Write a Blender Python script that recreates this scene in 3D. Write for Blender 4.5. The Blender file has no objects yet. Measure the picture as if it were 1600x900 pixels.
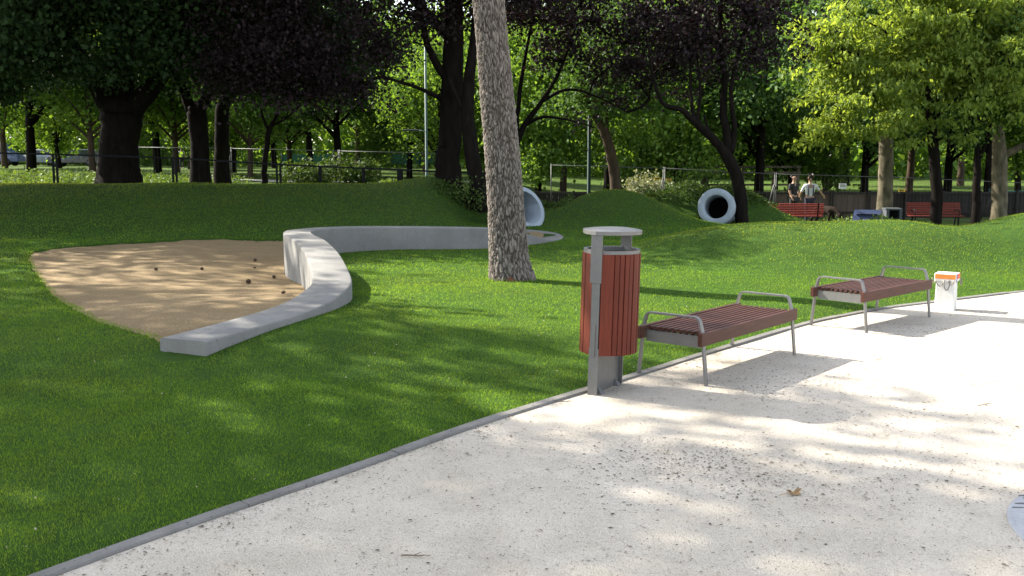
import bpy, math, random
import numpy as np
from mathutils import Vector, Matrix, noise as mnoise

# ------------------------------------------------------------------ camera, sky, sun, exposure
SC = bpy.context.scene
COL = SC.collection
CAM_H, FPX = 1.6, 1550.0
TILT = math.atan(205 / FPX)
cam = bpy.data.cameras.new('camera'); camo = bpy.data.objects.new('camera', cam); COL.objects.link(camo)
camo.location = (0, 0, CAM_H); camo.rotation_euler = (math.pi / 2 - TILT, 0, 0)
cam.sensor_width = 36; cam.lens = 36 * FPX / 1600; cam.clip_end = 3000; cam.clip_start = 0.05
SC.camera = camo
SUN_EL = math.radians(38.0)
SUN_H = Vector((-0.865, 0.50)).normalized()          # horizontal direction towards the sun
world = bpy.data.worlds.new('World'); SC.world = world; world.use_nodes = True
wn = world.node_tree
sky = wn.nodes.new('ShaderNodeTexSky'); sky.sky_type = 'NISHITA'; sky.sun_disc = False
sky.sun_elevation = SUN_EL; sky.sun_rotation = math.atan2(SUN_H.x, SUN_H.y)
sky.air_density = 1.0; sky.dust_density = 1.5; sky.ozone_density = 1.0
wn.nodes['Background'].inputs[1].default_value = 0.15
whs = wn.nodes.new('ShaderNodeHueSaturation'); whs.inputs['Saturation'].default_value = 0.45      # sky light desaturated to white-balance the shade: paler than the clear blue model
wn.links.new(sky.outputs[0], whs.inputs['Color']); wn.links.new(whs.outputs[0], wn.nodes['Background'].inputs[0])
sl = bpy.data.lights.new('sun', 'SUN'); so = bpy.data.objects.new('sun', sl); COL.objects.link(so)
sl.energy = 5.0; sl.angle = math.radians(0.53); sl.color = (1.0, 0.93, 0.80)
ldir = Vector((-SUN_H.x * math.cos(SUN_EL), -SUN_H.y * math.cos(SUN_EL), -math.sin(SUN_EL)))
so.rotation_euler = ldir.to_track_quat('-Z', 'Y').to_euler(); so.location = (-20, 15, 30)
vs = SC.view_settings
vs.view_transform = 'Standard'; vs.look = 'None'; vs.gamma = 1.0; vs.exposure = 1.65
SC.cycles.max_bounces = 4; SC.cycles.diffuse_bounces = 2; SC.cycles.transmission_bounces = 3
SC.cycles.transparent_max_bounces = 8

rng = np.random.default_rng(7)
random.seed(7)

# ------------------------------------------------------------------ layout helpers
def ray(px, py):
    u = (px - 800) / FPX; v = -(py - 450) / FPX
    return Vector((u, math.cos(TILT) + v * math.sin(TILT), -math.sin(TILT) + v * math.cos(TILT)))
def P(px, py, z=0.0):
    d = ray(px, py); t = (z - CAM_H) / d.z
    return Vector((d.x * t, d.y * t, z))
def PY(px, py, Y):
    d = ray(px, py); t = Y / d.y
    return Vector((d.x * t, Y, CAM_H + d.z * t))
def ss(a, b, x):
    t = np.clip((x - a) / (b - a), 0, 1); return t * t * (3 - 2 * t)

# path edge y = g(x)
_cx = np.array([-9, -6, -4.5, -3.0, -1.80, -1.39, -0.80, -0.20, 0.53, 1.86, 2.94, 3.87, 6.15, 9, 14, 26, 60])
_cy = np.array([-12, -5, -1.2, 1.75, 3.64, 4.23, 4.99, 5.84, 6.72, 8.31, 9.57, 10.39, 11.80, 13.0, 14.2, 15.0, 15.0])
_fx = np.arange(-9, 60, 0.05); _fy = np.interp(_fx, _cx, _cy)
_k = np.hanning(19); _k /= _k.sum()
_fy = np.convolve(np.pad(_fy, 9, mode='edge'), _k, mode='valid')
def g(x): return np.interp(x, _fx, _fy)

def G2(x, y, cx, cy, sx, sy, p=1.0):
    return np.exp(-((((x - cx) / sx) ** 2 + ((y - cy) / sy) ** 2) / 2) ** p)
def H(x, y):
    x = np.asarray(x, float); y = np.asarray(y, float)
    Y = np.maximum(y, 1.0); a = x / Y
    edge = np.clip(y - g(x), 0, None)
    h = 0.20 * G2(x, y, -2.5, 8.7, 1.7, 1.7) * ss(0.2, 2.2, edge)
    h = h + 0.025 * ss(0.0, 0.6, edge)
    # long bank on the left, and the higher ground behind it
    wob = 0.35 * np.sin(x * 0.55) + 0.2 * np.sin(x * 1.3 + 1)
    bank = 0.87 * ss(18.6 + wob * 0.6, 25.4, y) * (1 - 0.6 * ss(26.5, 29.5, y)) * (1 - ss(-2.3, -0.7, x))
    L = np.interp(a, [-0.5, -0.07], [0.78, 0.32]) * ss(24, 29, y) * (1 - ss(-0.11, 0.06, a))
    R = -0.86 * ss(21, 35, y) * ss(-0.06, 0.12, a)
    h = h + np.maximum(bank, L) + R
    # mounds
    h = h + 0.46 * G2(x, y, 4.7, 16.3, 1.85, 1.5, 1.7) + 0.68 * G2(x, y, 9.9, 16.8, 1.35, 1.5, 1.7)
    h = h + 0.22 * G2(x, y, 7.2, 16.3, 1.0, 1.2, 1.4)
    h = h + 0.98 * G2(x, y, 2.75, 26.2, 1.15, 1.6, 1.1)
    h = h + 1.15 * G2(x, y, 5.6, 29.0, 1.7, 1.15, 1.2)
    h = h + 0.45 * G2(x, y, -0.9, 26.2, 1.0, 1.1)
    # small undulation on grass only
    h = h + ss(0.1, 1.5, edge) * (0.012 * np.sin(x * 1.9 + y * 0.7) + 0.010 * np.sin(y * 2.3 - x * 1.1))
    return h
def Hs(x, y): return float(H(x, y))

# ------------------------------------------------------------------ object helpers
def finish(o, label=None, cat=None, group=None, kind=None):
    if label: o['label'] = label
    if cat: o['category'] = cat
    if group: o['group'] = group
    if kind: o['kind'] = kind
    return o
def empty(name, loc=(0, 0, 0), rz=0.0):
    o = bpy.data.objects.new(name, None); o.location = loc; o.rotation_euler = (0, 0, rz)
    o.empty_display_size = 0.1; COL.objects.link(o); return o
def link_mesh(name, me, mat=None, parent=None):
    o = bpy.data.objects.new(name, me); COL.objects.link(o)
    if mat is not None and len(me.materials) == 0: me.materials.append(mat)
    if parent is not None: o.parent = parent
    return o
def np_mesh(name, V, F, smooth=False):
    """V (n,3) array; F (m,k) array of equal-size faces"""
    me = bpy.data.meshes.new(name)
    V = np.ascontiguousarray(V, np.float32); F = np.ascontiguousarray(F, np.int32)
    me.vertices.add(len(V)); me.vertices.foreach_set('co', V.ravel())
    k = F.shape[1]
    me.loops.add(F.size); me.loops.foreach_set('vertex_index', F.ravel())
    me.polygons.add(len(F)); me.polygons.foreach_set('loop_start', np.arange(0, F.size, k, dtype=np.int32))
    me.polygons.foreach_set('use_smooth', np.full(len(F), smooth, dtype=bool))
    me.update(calc_edges=True); me.validate()
    return me

class MB:
    def __init__(s): s.v = []; s.f = []; s.sm = []
    def add(s, vs_, fs, smooth=False):
        n = len(s.v); s.v += [tuple(p) for p in vs_]
        s.f += [tuple(i + n for i in q) for q in fs]; s.sm += [smooth] * len(fs); return s
    def box(s, c, d, rz=0, M=None):
        hx, hy, hz = d[0] / 2, d[1] / 2, d[2] / 2
        R = Matrix.Rotation(rz, 3, 'Z') if M is None else M
        vs_ = [Vector(c) + R @ Vector((x, y, z)) for x in (-hx, hx) for y in (-hy, hy) for z in (-hz, hz)]
        return s.add(vs_, [(0, 1, 3, 2), (4, 6, 7, 5), (0, 4, 5, 1), (2, 3, 7, 6), (0, 2, 6, 4), (1, 5, 7, 3)])
    def bar(s, a, b, w, h):
        """flat bar from a to b, w across, h the other way"""
        a, b = Vector(a), Vector(b); d = b - a
        q = d.to_track_quat('X', 'Z').to_matrix()
        return s.box((a + b) / 2, (d.length, w, h), M=q)
    def tube(s, pts, radii, n=8, cap=True, smooth=True):
        pts = [Vector(p) for p in pts]
        if not hasattr(radii, '__len__'): radii = [radii] * len(pts)
        rings = []; up = None
        for i, p in enumerate(pts):
            t = (pts[min(i + 1, len(pts) - 1)] - pts[max(i - 1, 0)]).normalized()
            if up is None: up = t.orthogonal().normalized()
            up = (up - t * up.dot(t))
            if up.length < 1e-5: up = t.orthogonal()
            up.normalize(); w = t.cross(up)
            rings.append([p + (up * math.cos(2 * math.pi * k / n) + w * math.sin(2 * math.pi * k / n)) * radii[i] for k in range(n)])
        vs_ = [p for r in rings for p in r]; fs = []
        for i in range(len(pts) - 1):
            for k in range(n):
                fs.append((i * n + k, i * n + (k + 1) % n, (i + 1) * n + (k + 1) % n, (i + 1) * n + k))
        if cap:
            fs.append(tuple(range(n - 1, -1, -1))); fs.append(tuple((len(pts) - 1) * n + k for k in range(n)))
        return s.add(vs_, fs, smooth)
    def prism(s, poly, z0, z1, smooth=False):
        n = len(poly)
        vs_ = [(x, y, z0) for x, y in poly] + [(x, y, z1) for x, y in poly]
        fs = [tuple(range(n - 1, -1, -1)), tuple(range(n, 2 * n))]
        fs += [(k, (k + 1) % n, n + (k + 1) % n, n + k) for k in range(n)]
        return s.add(vs_, fs, smooth)
    def mesh(s, name):
        me = bpy.data.meshes.new(name); me.from_pydata([tuple(p) for p in s.v], [], s.f)
        me.polygons.foreach_set('use_smooth', s.sm); me.update(); return me
    def build(s, name, mat, parent=None, bevel=0.0):
        o = link_mesh(name, s.mesh(name), mat, parent)
        if bevel:
            m = o.modifiers.new('bevel', 'BEVEL'); m.width = bevel; m.segments = 2; m.limit_method = 'ANGLE'
        return o
def copy_tree(o, parent=None):
    c = o.copy(); COL.objects.link(c); c.parent = parent
    for ch in o.children: copy_tree(ch, c)
    return c
def smooth_line(pts, n):
    """Catmull-Rom through rows of any width, n samples per span"""
    p = np.array(pts, float); p = np.vstack([2 * p[0] - p[1], p, 2 * p[-1] - p[-2]])
    out = []
    for i in range(1, len(p) - 2):
        for t in np.linspace(0, 1, n, endpoint=False):
            a, b, c, d = p[i - 1], p[i], p[i + 1], p[i + 2]
            out.append(0.5 * ((2 * b) + (c - a) * t + (2 * a - 5 * b + 4 * c - d) * t ** 2 + (3 * b - a - 3 * c + d) * t ** 3))
    out.append(p[-2]); return np.array(out)

# ------------------------------------------------------------------ materials
def new_mat(name):
    m = bpy.data.materials.new(name); m.use_nodes = True
    nt = m.node_tree; b = nt.nodes['Principled BSDF']
    return m, nt, b
def N(nt, t, **kw):
    n = nt.nodes.new(t)
    for k, v in kw.items():
        if k.startswith('i_'): n.inputs[k[2:].replace('_', ' ')].default_value = v
        else: setattr(n, k, v)
    return n
def ramp(nt, src, stops):
    r = nt.nodes.new('ShaderNodeValToRGB'); el = r.color_ramp.elements
    while len(el) < len(stops): el.new(0.5)
    for e, (p, c) in zip(el, stops): e.position = p; e.color = (*c, 1) if len(c) == 3 else c
    nt.links.new(src, r.inputs[0]); return r.outputs[0]
def mixc(nt, fac, a, b, mode='MIX'):
    m = nt.nodes.new('ShaderNodeMix'); m.data_type = 'RGBA'; m.blend_type = mode
    for sock, v in ((m.inputs[0], fac), (m.inputs[6], a), (m.inputs[7], b)):
        if isinstance(v, (int, float)): sock.default_value = v
        elif isinstance(v, tuple): sock.default_value = (*v, 1)
        else: nt.links.new(v, sock)
    return m.outputs[2]
def noise_tex(nt, scale, detail=4, rough=0.6, vec=None, stretch=None):
    tc = nt.nodes.new('ShaderNodeTexCoord'); src = vec or tc.outputs['Object']
    if stretch:
        mp = nt.nodes.new('ShaderNodeMapping'); mp.inputs['Scale'].default_value = stretch
        nt.links.new(src, mp.inputs[0]); src = mp.outputs[0]
    n = nt.nodes.new('ShaderNodeTexNoise'); n.inputs['Scale'].default_value = scale
    n.inputs['Detail'].default_value = detail; n.inputs['Roughness'].default_value = rough
    nt.links.new(src, n.inputs['Vector']); return n.outputs['Fac']
def bump(nt, b, height, strength=0.3, dist=0.01):
    n = nt.nodes.new('ShaderNodeBump'); n.inputs['Strength'].default_value = strength; n.inputs['Distance'].default_value = dist
    nt.links.new(height, n.inputs['Height']); nt.links.new(n.outputs[0], b.inputs['Normal'])
def simple(name, c1, c2=None, scale=8, rough=0.6, bmp=0.0, bscale=40, metal=0.0, stretch=None, island=0.0, spec=None):
    m, nt, b = new_mat(name)
    c2 = c2 or tuple(x * 0.75 for x in c1)
    f = noise_tex(nt, scale, 5, 0.65, stretch=stretch)
    col = ramp(nt, f, [(0.3, c2), (0.7, c1)])
    if island:
        gi = nt.nodes.new('ShaderNodeObjectInfo')
        mr = N(nt, 'ShaderNodeMapRange'); mr.inputs[3].default_value = 1 - island; mr.inputs[4].default_value = 1 + island
        nt.links.new(gi.outputs['Random'], mr.inputs[0])
        hv = nt.nodes.new('ShaderNodeHueSaturation'); nt.links.new(mr.outputs[0], hv.inputs['Value']); nt.links.new(col, hv.inputs['Color'])
        col = hv.outputs[0]
    nt.links.new(col, b.inputs['Base Color']); b.inputs['Roughness'].default_value = rough; b.inputs['Metallic'].default_value = metal
    if spec is not None: b.inputs['Specular IOR Level'].default_value = spec
    if bmp: bump(nt, b, noise_tex(nt, bscale, 4, 0.7, stretch=stretch), bmp)
    return m
def leaf_mat(name, dark, light, transl=0.35, tcol=None, rough=0.6, spec=0.15, patch=False):
    m, nt, b = new_mat(name)
    gi = nt.nodes.new('ShaderNodeNewGeometry')
    tc = nt.nodes.new('ShaderNodeTexCoord')
    n2 = noise_tex(nt, 0.9, 3, 0.6)
    ad = N(nt, 'ShaderNodeMath', operation='MULTIPLY_ADD'); ad.inputs[1].default_value = 0.6
    nt.links.new(gi.outputs['Random Per Island'], ad.inputs[0])
    sb = N(nt, 'ShaderNodeMath', operation='MULTIPLY'); sb.inputs[1].default_value = 0.5
    nt.links.new(n2, sb.inputs[0]); nt.links.new(sb.outputs[0], ad.inputs[2])
    col = ramp(nt, ad.outputs[0], [(0.15, dark), (0.8, light)])
    if patch:      # mown turf: duller, yellower and lusher patches
        n3 = noise_tex(nt, 0.55, 5, 0.7); col = mixc(nt, 1.0, col, ramp(nt, n3, [(0.36, (0.84, 0.98, 1.0)), (0.52, (1, 1, 1)), (0.70, (1.22, 1.03, 1.15))]), 'MULTIPLY')
        n4 = noise_tex(nt, 4.0, 4, 0.7); col = mixc(nt, 0.7, col, ramp(nt, n4, [(0.32, (0.80, 0.84, 0.85)), (0.6, (1.06, 1.05, 1.0))]), 'MULTIPLY')
        sx_ = nt.nodes.new('ShaderNodeSeparateXYZ'); nt.links.new(tc.outputs['Object'], sx_.inputs[0])      # turf on the banks is drier
        n5 = noise_tex(nt, 1.3, 4, 0.7); ma = N(nt, 'ShaderNodeMath', operation='MULTIPLY_ADD'); ma.inputs[1].default_value = 0.5
        nt.links.new(n5, ma.inputs[0]); nt.links.new(sx_.outputs['Z'], ma.inputs[2])
        col = mixc(nt, 1.0, col, ramp(nt, ma.outputs[0], [(0.36, (1, 1, 1)), (0.62, (1.18, 0.92, 1.25))]), 'MULTIPLY')
    nt.links.new(col, b.inputs['Base Color']); b.inputs['Roughness'].default_value = rough
    b.inputs['Specular IOR Level'].default_value = spec
    tr = nt.nodes.new('ShaderNodeBsdfTranslucent')
    tcv = mixc(nt, 1.0, col, tcol or (1.6, 1.5, 0.6), 'MULTIPLY'); nt.links.new(tcv, tr.inputs[0])
    mx = nt.nodes.new('ShaderNodeMixShader'); mx.inputs[0].default_value = transl
    nt.links.new(b.outputs[0], mx.inputs[1]); nt.links.new(tr.outputs[0], mx.inputs[2])
    nt.links.new(mx.outputs[0], nt.nodes['Material Output'].inputs[0])
    return m

M = {}
M['lawn'] = simple('lawn_soil', (0.042, 0.085, 0.015), (0.024, 0.052, 0.010), 5.0, 0.95, 0.6, 60, spec=0.05)
M['blade'] = leaf_mat('grass_blade', (0.040, 0.108, 0.022), (0.115, 0.235, 0.042), 0.6, (2.7, 1.9, 0.6), 0.7, 0.06, patch=True)
M['field'] = simple('far_ground', (0.065, 0.115, 0.018), (0.045, 0.06, 0.018), 0.35, 0.95, 0.5, 9, spec=0.05)
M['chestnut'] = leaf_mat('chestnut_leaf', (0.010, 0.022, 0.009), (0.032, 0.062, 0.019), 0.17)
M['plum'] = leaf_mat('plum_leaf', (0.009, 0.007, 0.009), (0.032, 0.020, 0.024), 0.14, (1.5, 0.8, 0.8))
M['elder'] = leaf_mat('box_elder_leaf', (0.105, 0.170, 0.036), (0.26, 0.345, 0.080), 0.55, (1.55, 1.4, 0.55))
M['plane'] = leaf_mat('plane_leaf', (0.050, 0.110, 0.024), (0.14, 0.235, 0.048), 0.5, (1.65, 1.5, 0.55))
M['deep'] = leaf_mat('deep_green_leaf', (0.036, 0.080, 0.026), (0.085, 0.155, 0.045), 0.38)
M['silver'] = leaf_mat('silver_leaf', (0.12, 0.14, 0.08), (0.30, 0.31, 0.19), 0.2)
M['ivy'] = leaf_mat('ivy_leaf', (0.04, 0.09, 0.02), (0.14, 0.20, 0.055), 0.25)
M['scrub'] = leaf_mat('scrub_leaf', (0.022, 0.045, 0.012), (0.07, 0.115, 0.025), 0.25)
M['needle'] = leaf_mat('pine_needle', (0.012, 0.03, 0.010), (0.03, 0.06, 0.015), 0.12)
M['bark_dark'] = simple('dark_bark', (0.016, 0.013, 0.011), (0.006, 0.005, 0.0045), 9, 0.95, 1.0, 14, stretch=(1, 1, 0.25), spec=0.05)
M['bark_brown'] = simple('brown_bark', (0.085, 0.06, 0.042), (0.035, 0.026, 0.02), 9, 0.95, 0.8, 14, stretch=(1, 1, 0.25), spec=0.1)
M['bark_plane'] = simple('plane_bark', (0.17, 0.145, 0.10), (0.035, 0.032, 0.022), 5, 0.9, 0.6, 12, stretch=(1, 1, 0.45), spec=0.1)
M['steel'] = simple('grey_paint_steel', (0.175, 0.172, 0.168), (0.145, 0.142, 0.14), 14, 0.42, 0.05, 120, metal=0.35)
M['galv'] = simple('galvanised', (0.075, 0.078, 0.078), (0.05, 0.053, 0.053), 10, 0.45, metal=0.5)
M['black'] = simple('black_steel', (0.008, 0.010, 0.011), (0.005, 0.006, 0.007), 10, 0.6, spec=0.15)
M['green_pole'] = simple('green_pole_paint', (0.010, 0.038, 0.032), (0.007, 0.028, 0.024), 8, 0.6, spec=0.15)
M['pale_pole'] = simple('pale_green_pole_paint', (0.075, 0.13, 0.12), (0.05, 0.10, 0.09), 8, 0.6)
M['liner'] = simple('black_liner', (0.02, 0.02, 0.022), None, 8, 0.5)
def wood(name, c1, c2, rough=0.5, isl=0.14):
    m, nt, b = new_mat(name)
    f = noise_tex(nt, 6, 6, 0.7, stretch=(1, 14, 14)); col = ramp(nt, f, [(0.3, c2), (0.72, c1)])
    gi = nt.nodes.new('ShaderNodeObjectInfo'); mr = N(nt, 'ShaderNodeMapRange'); mr.inputs[3].default_value = 1 - isl; mr.inputs[4].default_value = 1 + isl
    nt.links.new(gi.outputs['Random'], mr.inputs[0]); hv = nt.nodes.new('ShaderNodeHueSaturation')
    nt.links.new(mr.outputs[0], hv.inputs['Value']); nt.links.new(col, hv.inputs['Color'])
    nt.links.new(hv.outputs[0], b.inputs['Base Color']); b.inputs['Roughness'].default_value = rough; b.inputs['Specular IOR Level'].default_value = 0.22
    bump(nt, b, f, 0.3, 0.004); return m
M['bench_wood'] = wood('bench_wood', (0.092, 0.034, 0.023), (0.046, 0.018, 0.014))
M['bin_wood'] = wood('bin_wood', (0.160, 0.031, 0.015), (0.085, 0.018, 0.010), 0.55)
M['red_wood'] = wood('red_painted_wood', (0.25, 0.045, 0.036), (0.15, 0.032, 0.027), 0.5)
M['board'] = wood('lit_board', (0.14, 0.105, 0.085), (0.085, 0.062, 0.05), 0.8)
M['shaded_board'] = wood('shaded_board', (0.035, 0.03, 0.027), (0.02, 0.018, 0.016), 0.85)

def concrete(name, c1, c2, speck=0.5):
    m, nt, b = new_mat(name)
    big = noise_tex(nt, 1.6, 5, 0.65); fine = noise_tex(nt, 70, 3, 0.7)
    col = ramp(nt, big, [(0.3, c2), (0.7, c1)])
    pit = noise_tex(nt, 38, 2, 0.5)
    pm = ramp(nt, pit, [(0.30, (0.45, 0.45, 0.45)), (0.37, (1, 1, 1))])
    col = mixc(nt, speck, col, pm, 'MULTIPLY')
    st = noise_tex(nt, 5, 5, 0.7, stretch=(1, 1, 0.12)); col = mixc(nt, 0.22, col, ramp(nt, st, [(0.38, (0.68, 0.67, 0.64)), (0.58, (1.04, 1.04, 1.04))]), 'MULTIPLY')
    f2 = ramp(nt, fine, [(0.3, (0.82, 0.82, 0.82)), (0.7, (1.06, 1.06, 1.06))]); col = mixc(nt, 0.8, col, f2, 'MULTIPLY')
    nt.links.new(col, b.inputs['Base Color']); b.inputs['Roughness'].default_value = 0.85
    bump(nt, b, fine, 0.35, 0.004); return m
M['wall'] = concrete('wall_concrete', (0.225, 0.220, 0.210), (0.160, 0.157, 0.149))
M['pipe'] = concrete('pipe_concrete', (0.36, 0.42, 0.475), (0.27, 0.315, 0.36))
M['kerb'] = concrete('kerb_concrete', (0.225, 0.215, 0.20), (0.115, 0.11, 0.10), 0.9)
M['white_post'] = concrete('white_post_paint', (0.80, 0.79, 0.76), (0.68, 0.67, 0.64), 0.15)

def gravel(name, c1, c2, c3, s1=130, s2=2.2):
    m, nt, b = new_mat(name)
    tc = nt.nodes.new('ShaderNodeTexCoord')
    vo = nt.nodes.new('ShaderNodeTexVoronoi'); vo.inputs['Scale'].default_value = s1; nt.links.new(tc.outputs['Object'], vo.inputs['Vector'])
    hs = nt.nodes.new('ShaderNodeSeparateColor'); nt.links.new(vo.outputs['Color'], hs.inputs[0])
    col = ramp(nt, hs.outputs[0], [(0.0, c2), (0.25, c1), (0.8, c1), (1.0, c3)])
    big = noise_tex(nt, s2, 6, 0.65); bm_ = ramp(nt, big, [(0.25, (0.80, 0.79, 0.77)), (0.6, (1, 1, 1))])
    col = mixc(nt, 1.0, col, bm_, 'MULTIPLY')
    big2 = noise_tex(nt, 0.6, 4, 0.6); bm2 = ramp(nt, big2, [(0.35, (0.90, 0.89, 0.86)), (0.6, (1.03, 1.03, 1.03))])
    col = mixc(nt, 1.0, col, bm2, 'MULTIPLY')
    nt.links.new(col, b.inputs['Base Color']); b.inputs['Roughness'].default_value = 0.9
    ad = N(nt, 'ShaderNodeMath', operation='SUBTRACT'); ad.inputs[0].default_value = 1.0; nt.links.new(vo.outputs['Distance'], ad.inputs[1])
    n2 = noise_tex(nt, 30, 4, 0.7); a2 = N(nt, 'ShaderNodeMath', operation='MULTIPLY_ADD'); a2.inputs[1].default_value = 0.6
    nt.links.new(n2, a2.inputs[0]); nt.links.new(ad.outputs[0], a2.inputs[2])
    n3 = noise_tex(nt, 7, 4, 0.6); a3 = N(nt, 'ShaderNodeMath', operation='MULTIPLY_ADD'); a3.inputs[1].default_value = 2.2
    nt.links.new(n3, a3.inputs[0]); nt.links.new(a2.outputs[0], a3.inputs[2])
    bump(nt, b, a3.outputs[0], 0.7, 0.007); return m
M['path'] = gravel('bound_gravel', (0.54, 0.485, 0.41), (0.40, 0.35, 0.285), (0.61, 0.56, 0.485))
M['sand'] = gravel('coarse_sand', (0.230, 0.158, 0.072), (0.148, 0.100, 0.045), (0.32, 0.235, 0.125), 90, 1.8)
M['far_path'] = simple('far_path', (0.42, 0.40, 0.36), (0.30, 0.28, 0.25), 1.2, 0.95)

# ------------------------------------------------------------------ ground, lawn, path, kerb
SAND = np.array([(-2.42, 7.3), (-2.18, 7.8), (-1.98, 8.4), (-1.87, 9.0), (-1.84, 9.6), (-1.86, 10.15), (-1.99, 10.8), (-2.32, 12.1), (-2.72, 13.4), (-3.06, 14.25), (-3.26, 15.1), (-3.25, 15.8), (-3.0, 16.4), (-2.4, 16.9),
                 (-3.2, 18.6), (-4.5, 19.15), (-6.3, 18.95), (-7.7, 18.1), (-8.1, 16.9), (-7.7, 15.7), (-6.7, 13.8), (-5.4, 11.5), (-4.5, 10.0), (-3.85, 8.9), (-3.3, 8.2), (-2.9, 7.75)])
SAND = smooth_line(np.vstack([SAND, SAND[:1]]), 4)[:-1]
def in_poly(x, y, poly):
    x = np.asarray(x); y = np.asarray(y); r = np.zeros(x.shape, bool); j = len(poly) - 1
    for i in range(len(poly)):
        xi, yi = poly[i]; xj, yj = poly[j]
        if yi != yj:
            r ^= ((yi > y) != (yj > y)) & (x < (xj - xi) * (y - yi) / (yj - yi) + xi)
        j = i
    return r
def poly_dist(x, y, poly, closed=True):
    d = np.full(np.shape(x), 1e9); n = len(poly)
    for i in range(n if closed else n - 1):
        a = poly[i]; b = poly[(i + 1) % n]; ab = b - a; L2 = max((ab ** 2).sum(), 1e-9)
        t = np.clip(((x - a[0]) * ab[0] + (y - a[1]) * ab[1]) / L2, 0, 1)
        d = np.minimum(d, np.hypot(x - a[0] - t * ab[0], y - a[1] - t * ab[1]))
    return d
def sand_z(x, y): return H(x, y) - 0.035 - 0.09 * np.exp(-(((x + 3.4) / 1.4) ** 2 + ((y - 13.6) / 2.0) ** 2))

def grid_faces(nr, nc):
    i = np.arange(nr - 1)[:, None] * nc + np.arange(nc - 1)[None, :]; i = i.ravel()
    return np.stack([i, i + 1, i + nc + 1, i + nc], 1)
# lawn: columns over x, rows from the path edge outwards
lx = np.concatenate([np.arange(-22, -9, 0.35), np.arange(-9, 7, 0.10), np.arange(7, 22.1, 0.35)])
lt = np.linspace(0, 1, 230) ** 1.15
LX = np.repeat(lx[None, :], len(lt), 0)
g0 = np.maximum(g(lx), -3.0) + 0.03
LY = g0[None, :] + lt[:, None] * (34.0 - g0)[None, :]
LZ = H(LX, LY)
ins = in_poly(LX, LY, SAND); dd = poly_dist(LX, LY, SAND)
LZ = np.where(ins, LZ - 0.16 * ss(0.0, 0.12, dd), LZ)
_pp = PY(1119, 323, 26.3); _u = ((LX - _pp.x) * .29 + (LY - _pp.y) * .957); _w = np.abs((LX - _pp.x) * .957 - (LY - _pp.y) * .29)
LZ = np.where((_u > -.02) & (_u < 1.6) & (_w < .46), np.minimum(LZ, _pp.z - .52), LZ)      # hollow for the pipe
me = np_mesh('lawn', np.stack([LX, LY, LZ], -1).reshape(-1, 3), grid_faces(*LX.shape), True)
finish(link_mesh('lawn', me, M['lawn']), 'mown green lawn with grassy mounds', kind='structure')
# wide ground sheet that carries everything beyond
gx = np.concatenate([[-900, -400, -200, -120], np.arange(-80, 80.1, 1.0), [120, 200, 400, 900]])
gy = np.concatenate([[-300, -100, -40, -15], np.arange(-5, 150.1, 1.0), [200, 400, 1200]])
GX, GY = np.meshgrid(gx, gy)
GZ = H(GX, GY)
inlawn = (np.abs(GX) < 20.5) & (GY < 32.5)
GZ = np.where(inlawn | (GY < g(GX) + 1.5), np.minimum(GZ, 0) - 0.5, GZ - 0.02)
me = np_mesh('ground', np.stack([GX, GY, GZ], -1).reshape(-1, 3), grid_faces(*GX.shape), True)
finish(link_mesh('ground', me, M['field']), 'park ground under the trees', kind='structure')
# path sheet
px_ = np.concatenate([np.arange(-8.5, 12, 0.1), np.arange(12, 60, 1.0)])
pv = np.linspace(0, 1, 60)
PXg = np.repeat(px_[None, :], 60, 0); pe = g(px_) - 0.02
PYg = pe[None, :] - pv[:, None] * (pe + 40)[None, :]
me = np_mesh('path', np.stack([PXg, PYg, 0.003 * np.sin(PXg * 2.1) * np.sin(PYg * 1.7)], -1).reshape(-1, 3)[:, :], grid_faces(*PXg.shape)[:, ::-1], True)
finish(link_mesh('path', me, M['path']), 'pale cream gravel path', kind='structure')
# sand pit sheet
mb = MB()
sx = np.arange(-8.4, -1.6, 0.15); sy = np.arange(7.2, 19.5, 0.15)
SX, SY = np.meshgrid(sx, sy); SZ = sand_z(SX, SY) + 0.010 * np.sin(SX * 3 + SY * 2) * np.sin(SY * 4.1 - SX) + rng.normal(0, 0.006, SX.shape)
F = grid_faces(*SX.shape); ins = in_poly(SX, SY, SAND).ravel() | (poly_dist(SX, SY, SAND).ravel() < 0.10)
F = F[ins[F].any(1)]
SZ = np.where(ins.reshape(SX.shape), SZ, SZ - 0.1)
me = np_mesh('sand_pit', np.stack([SX, SY, SZ], -1).reshape(-1, 3), F, True)
finish(link_mesh('sand_pit', me, M['sand']), 'kidney shaped patch of coarse brown sand beside the curved wall', kind='structure')
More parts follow.
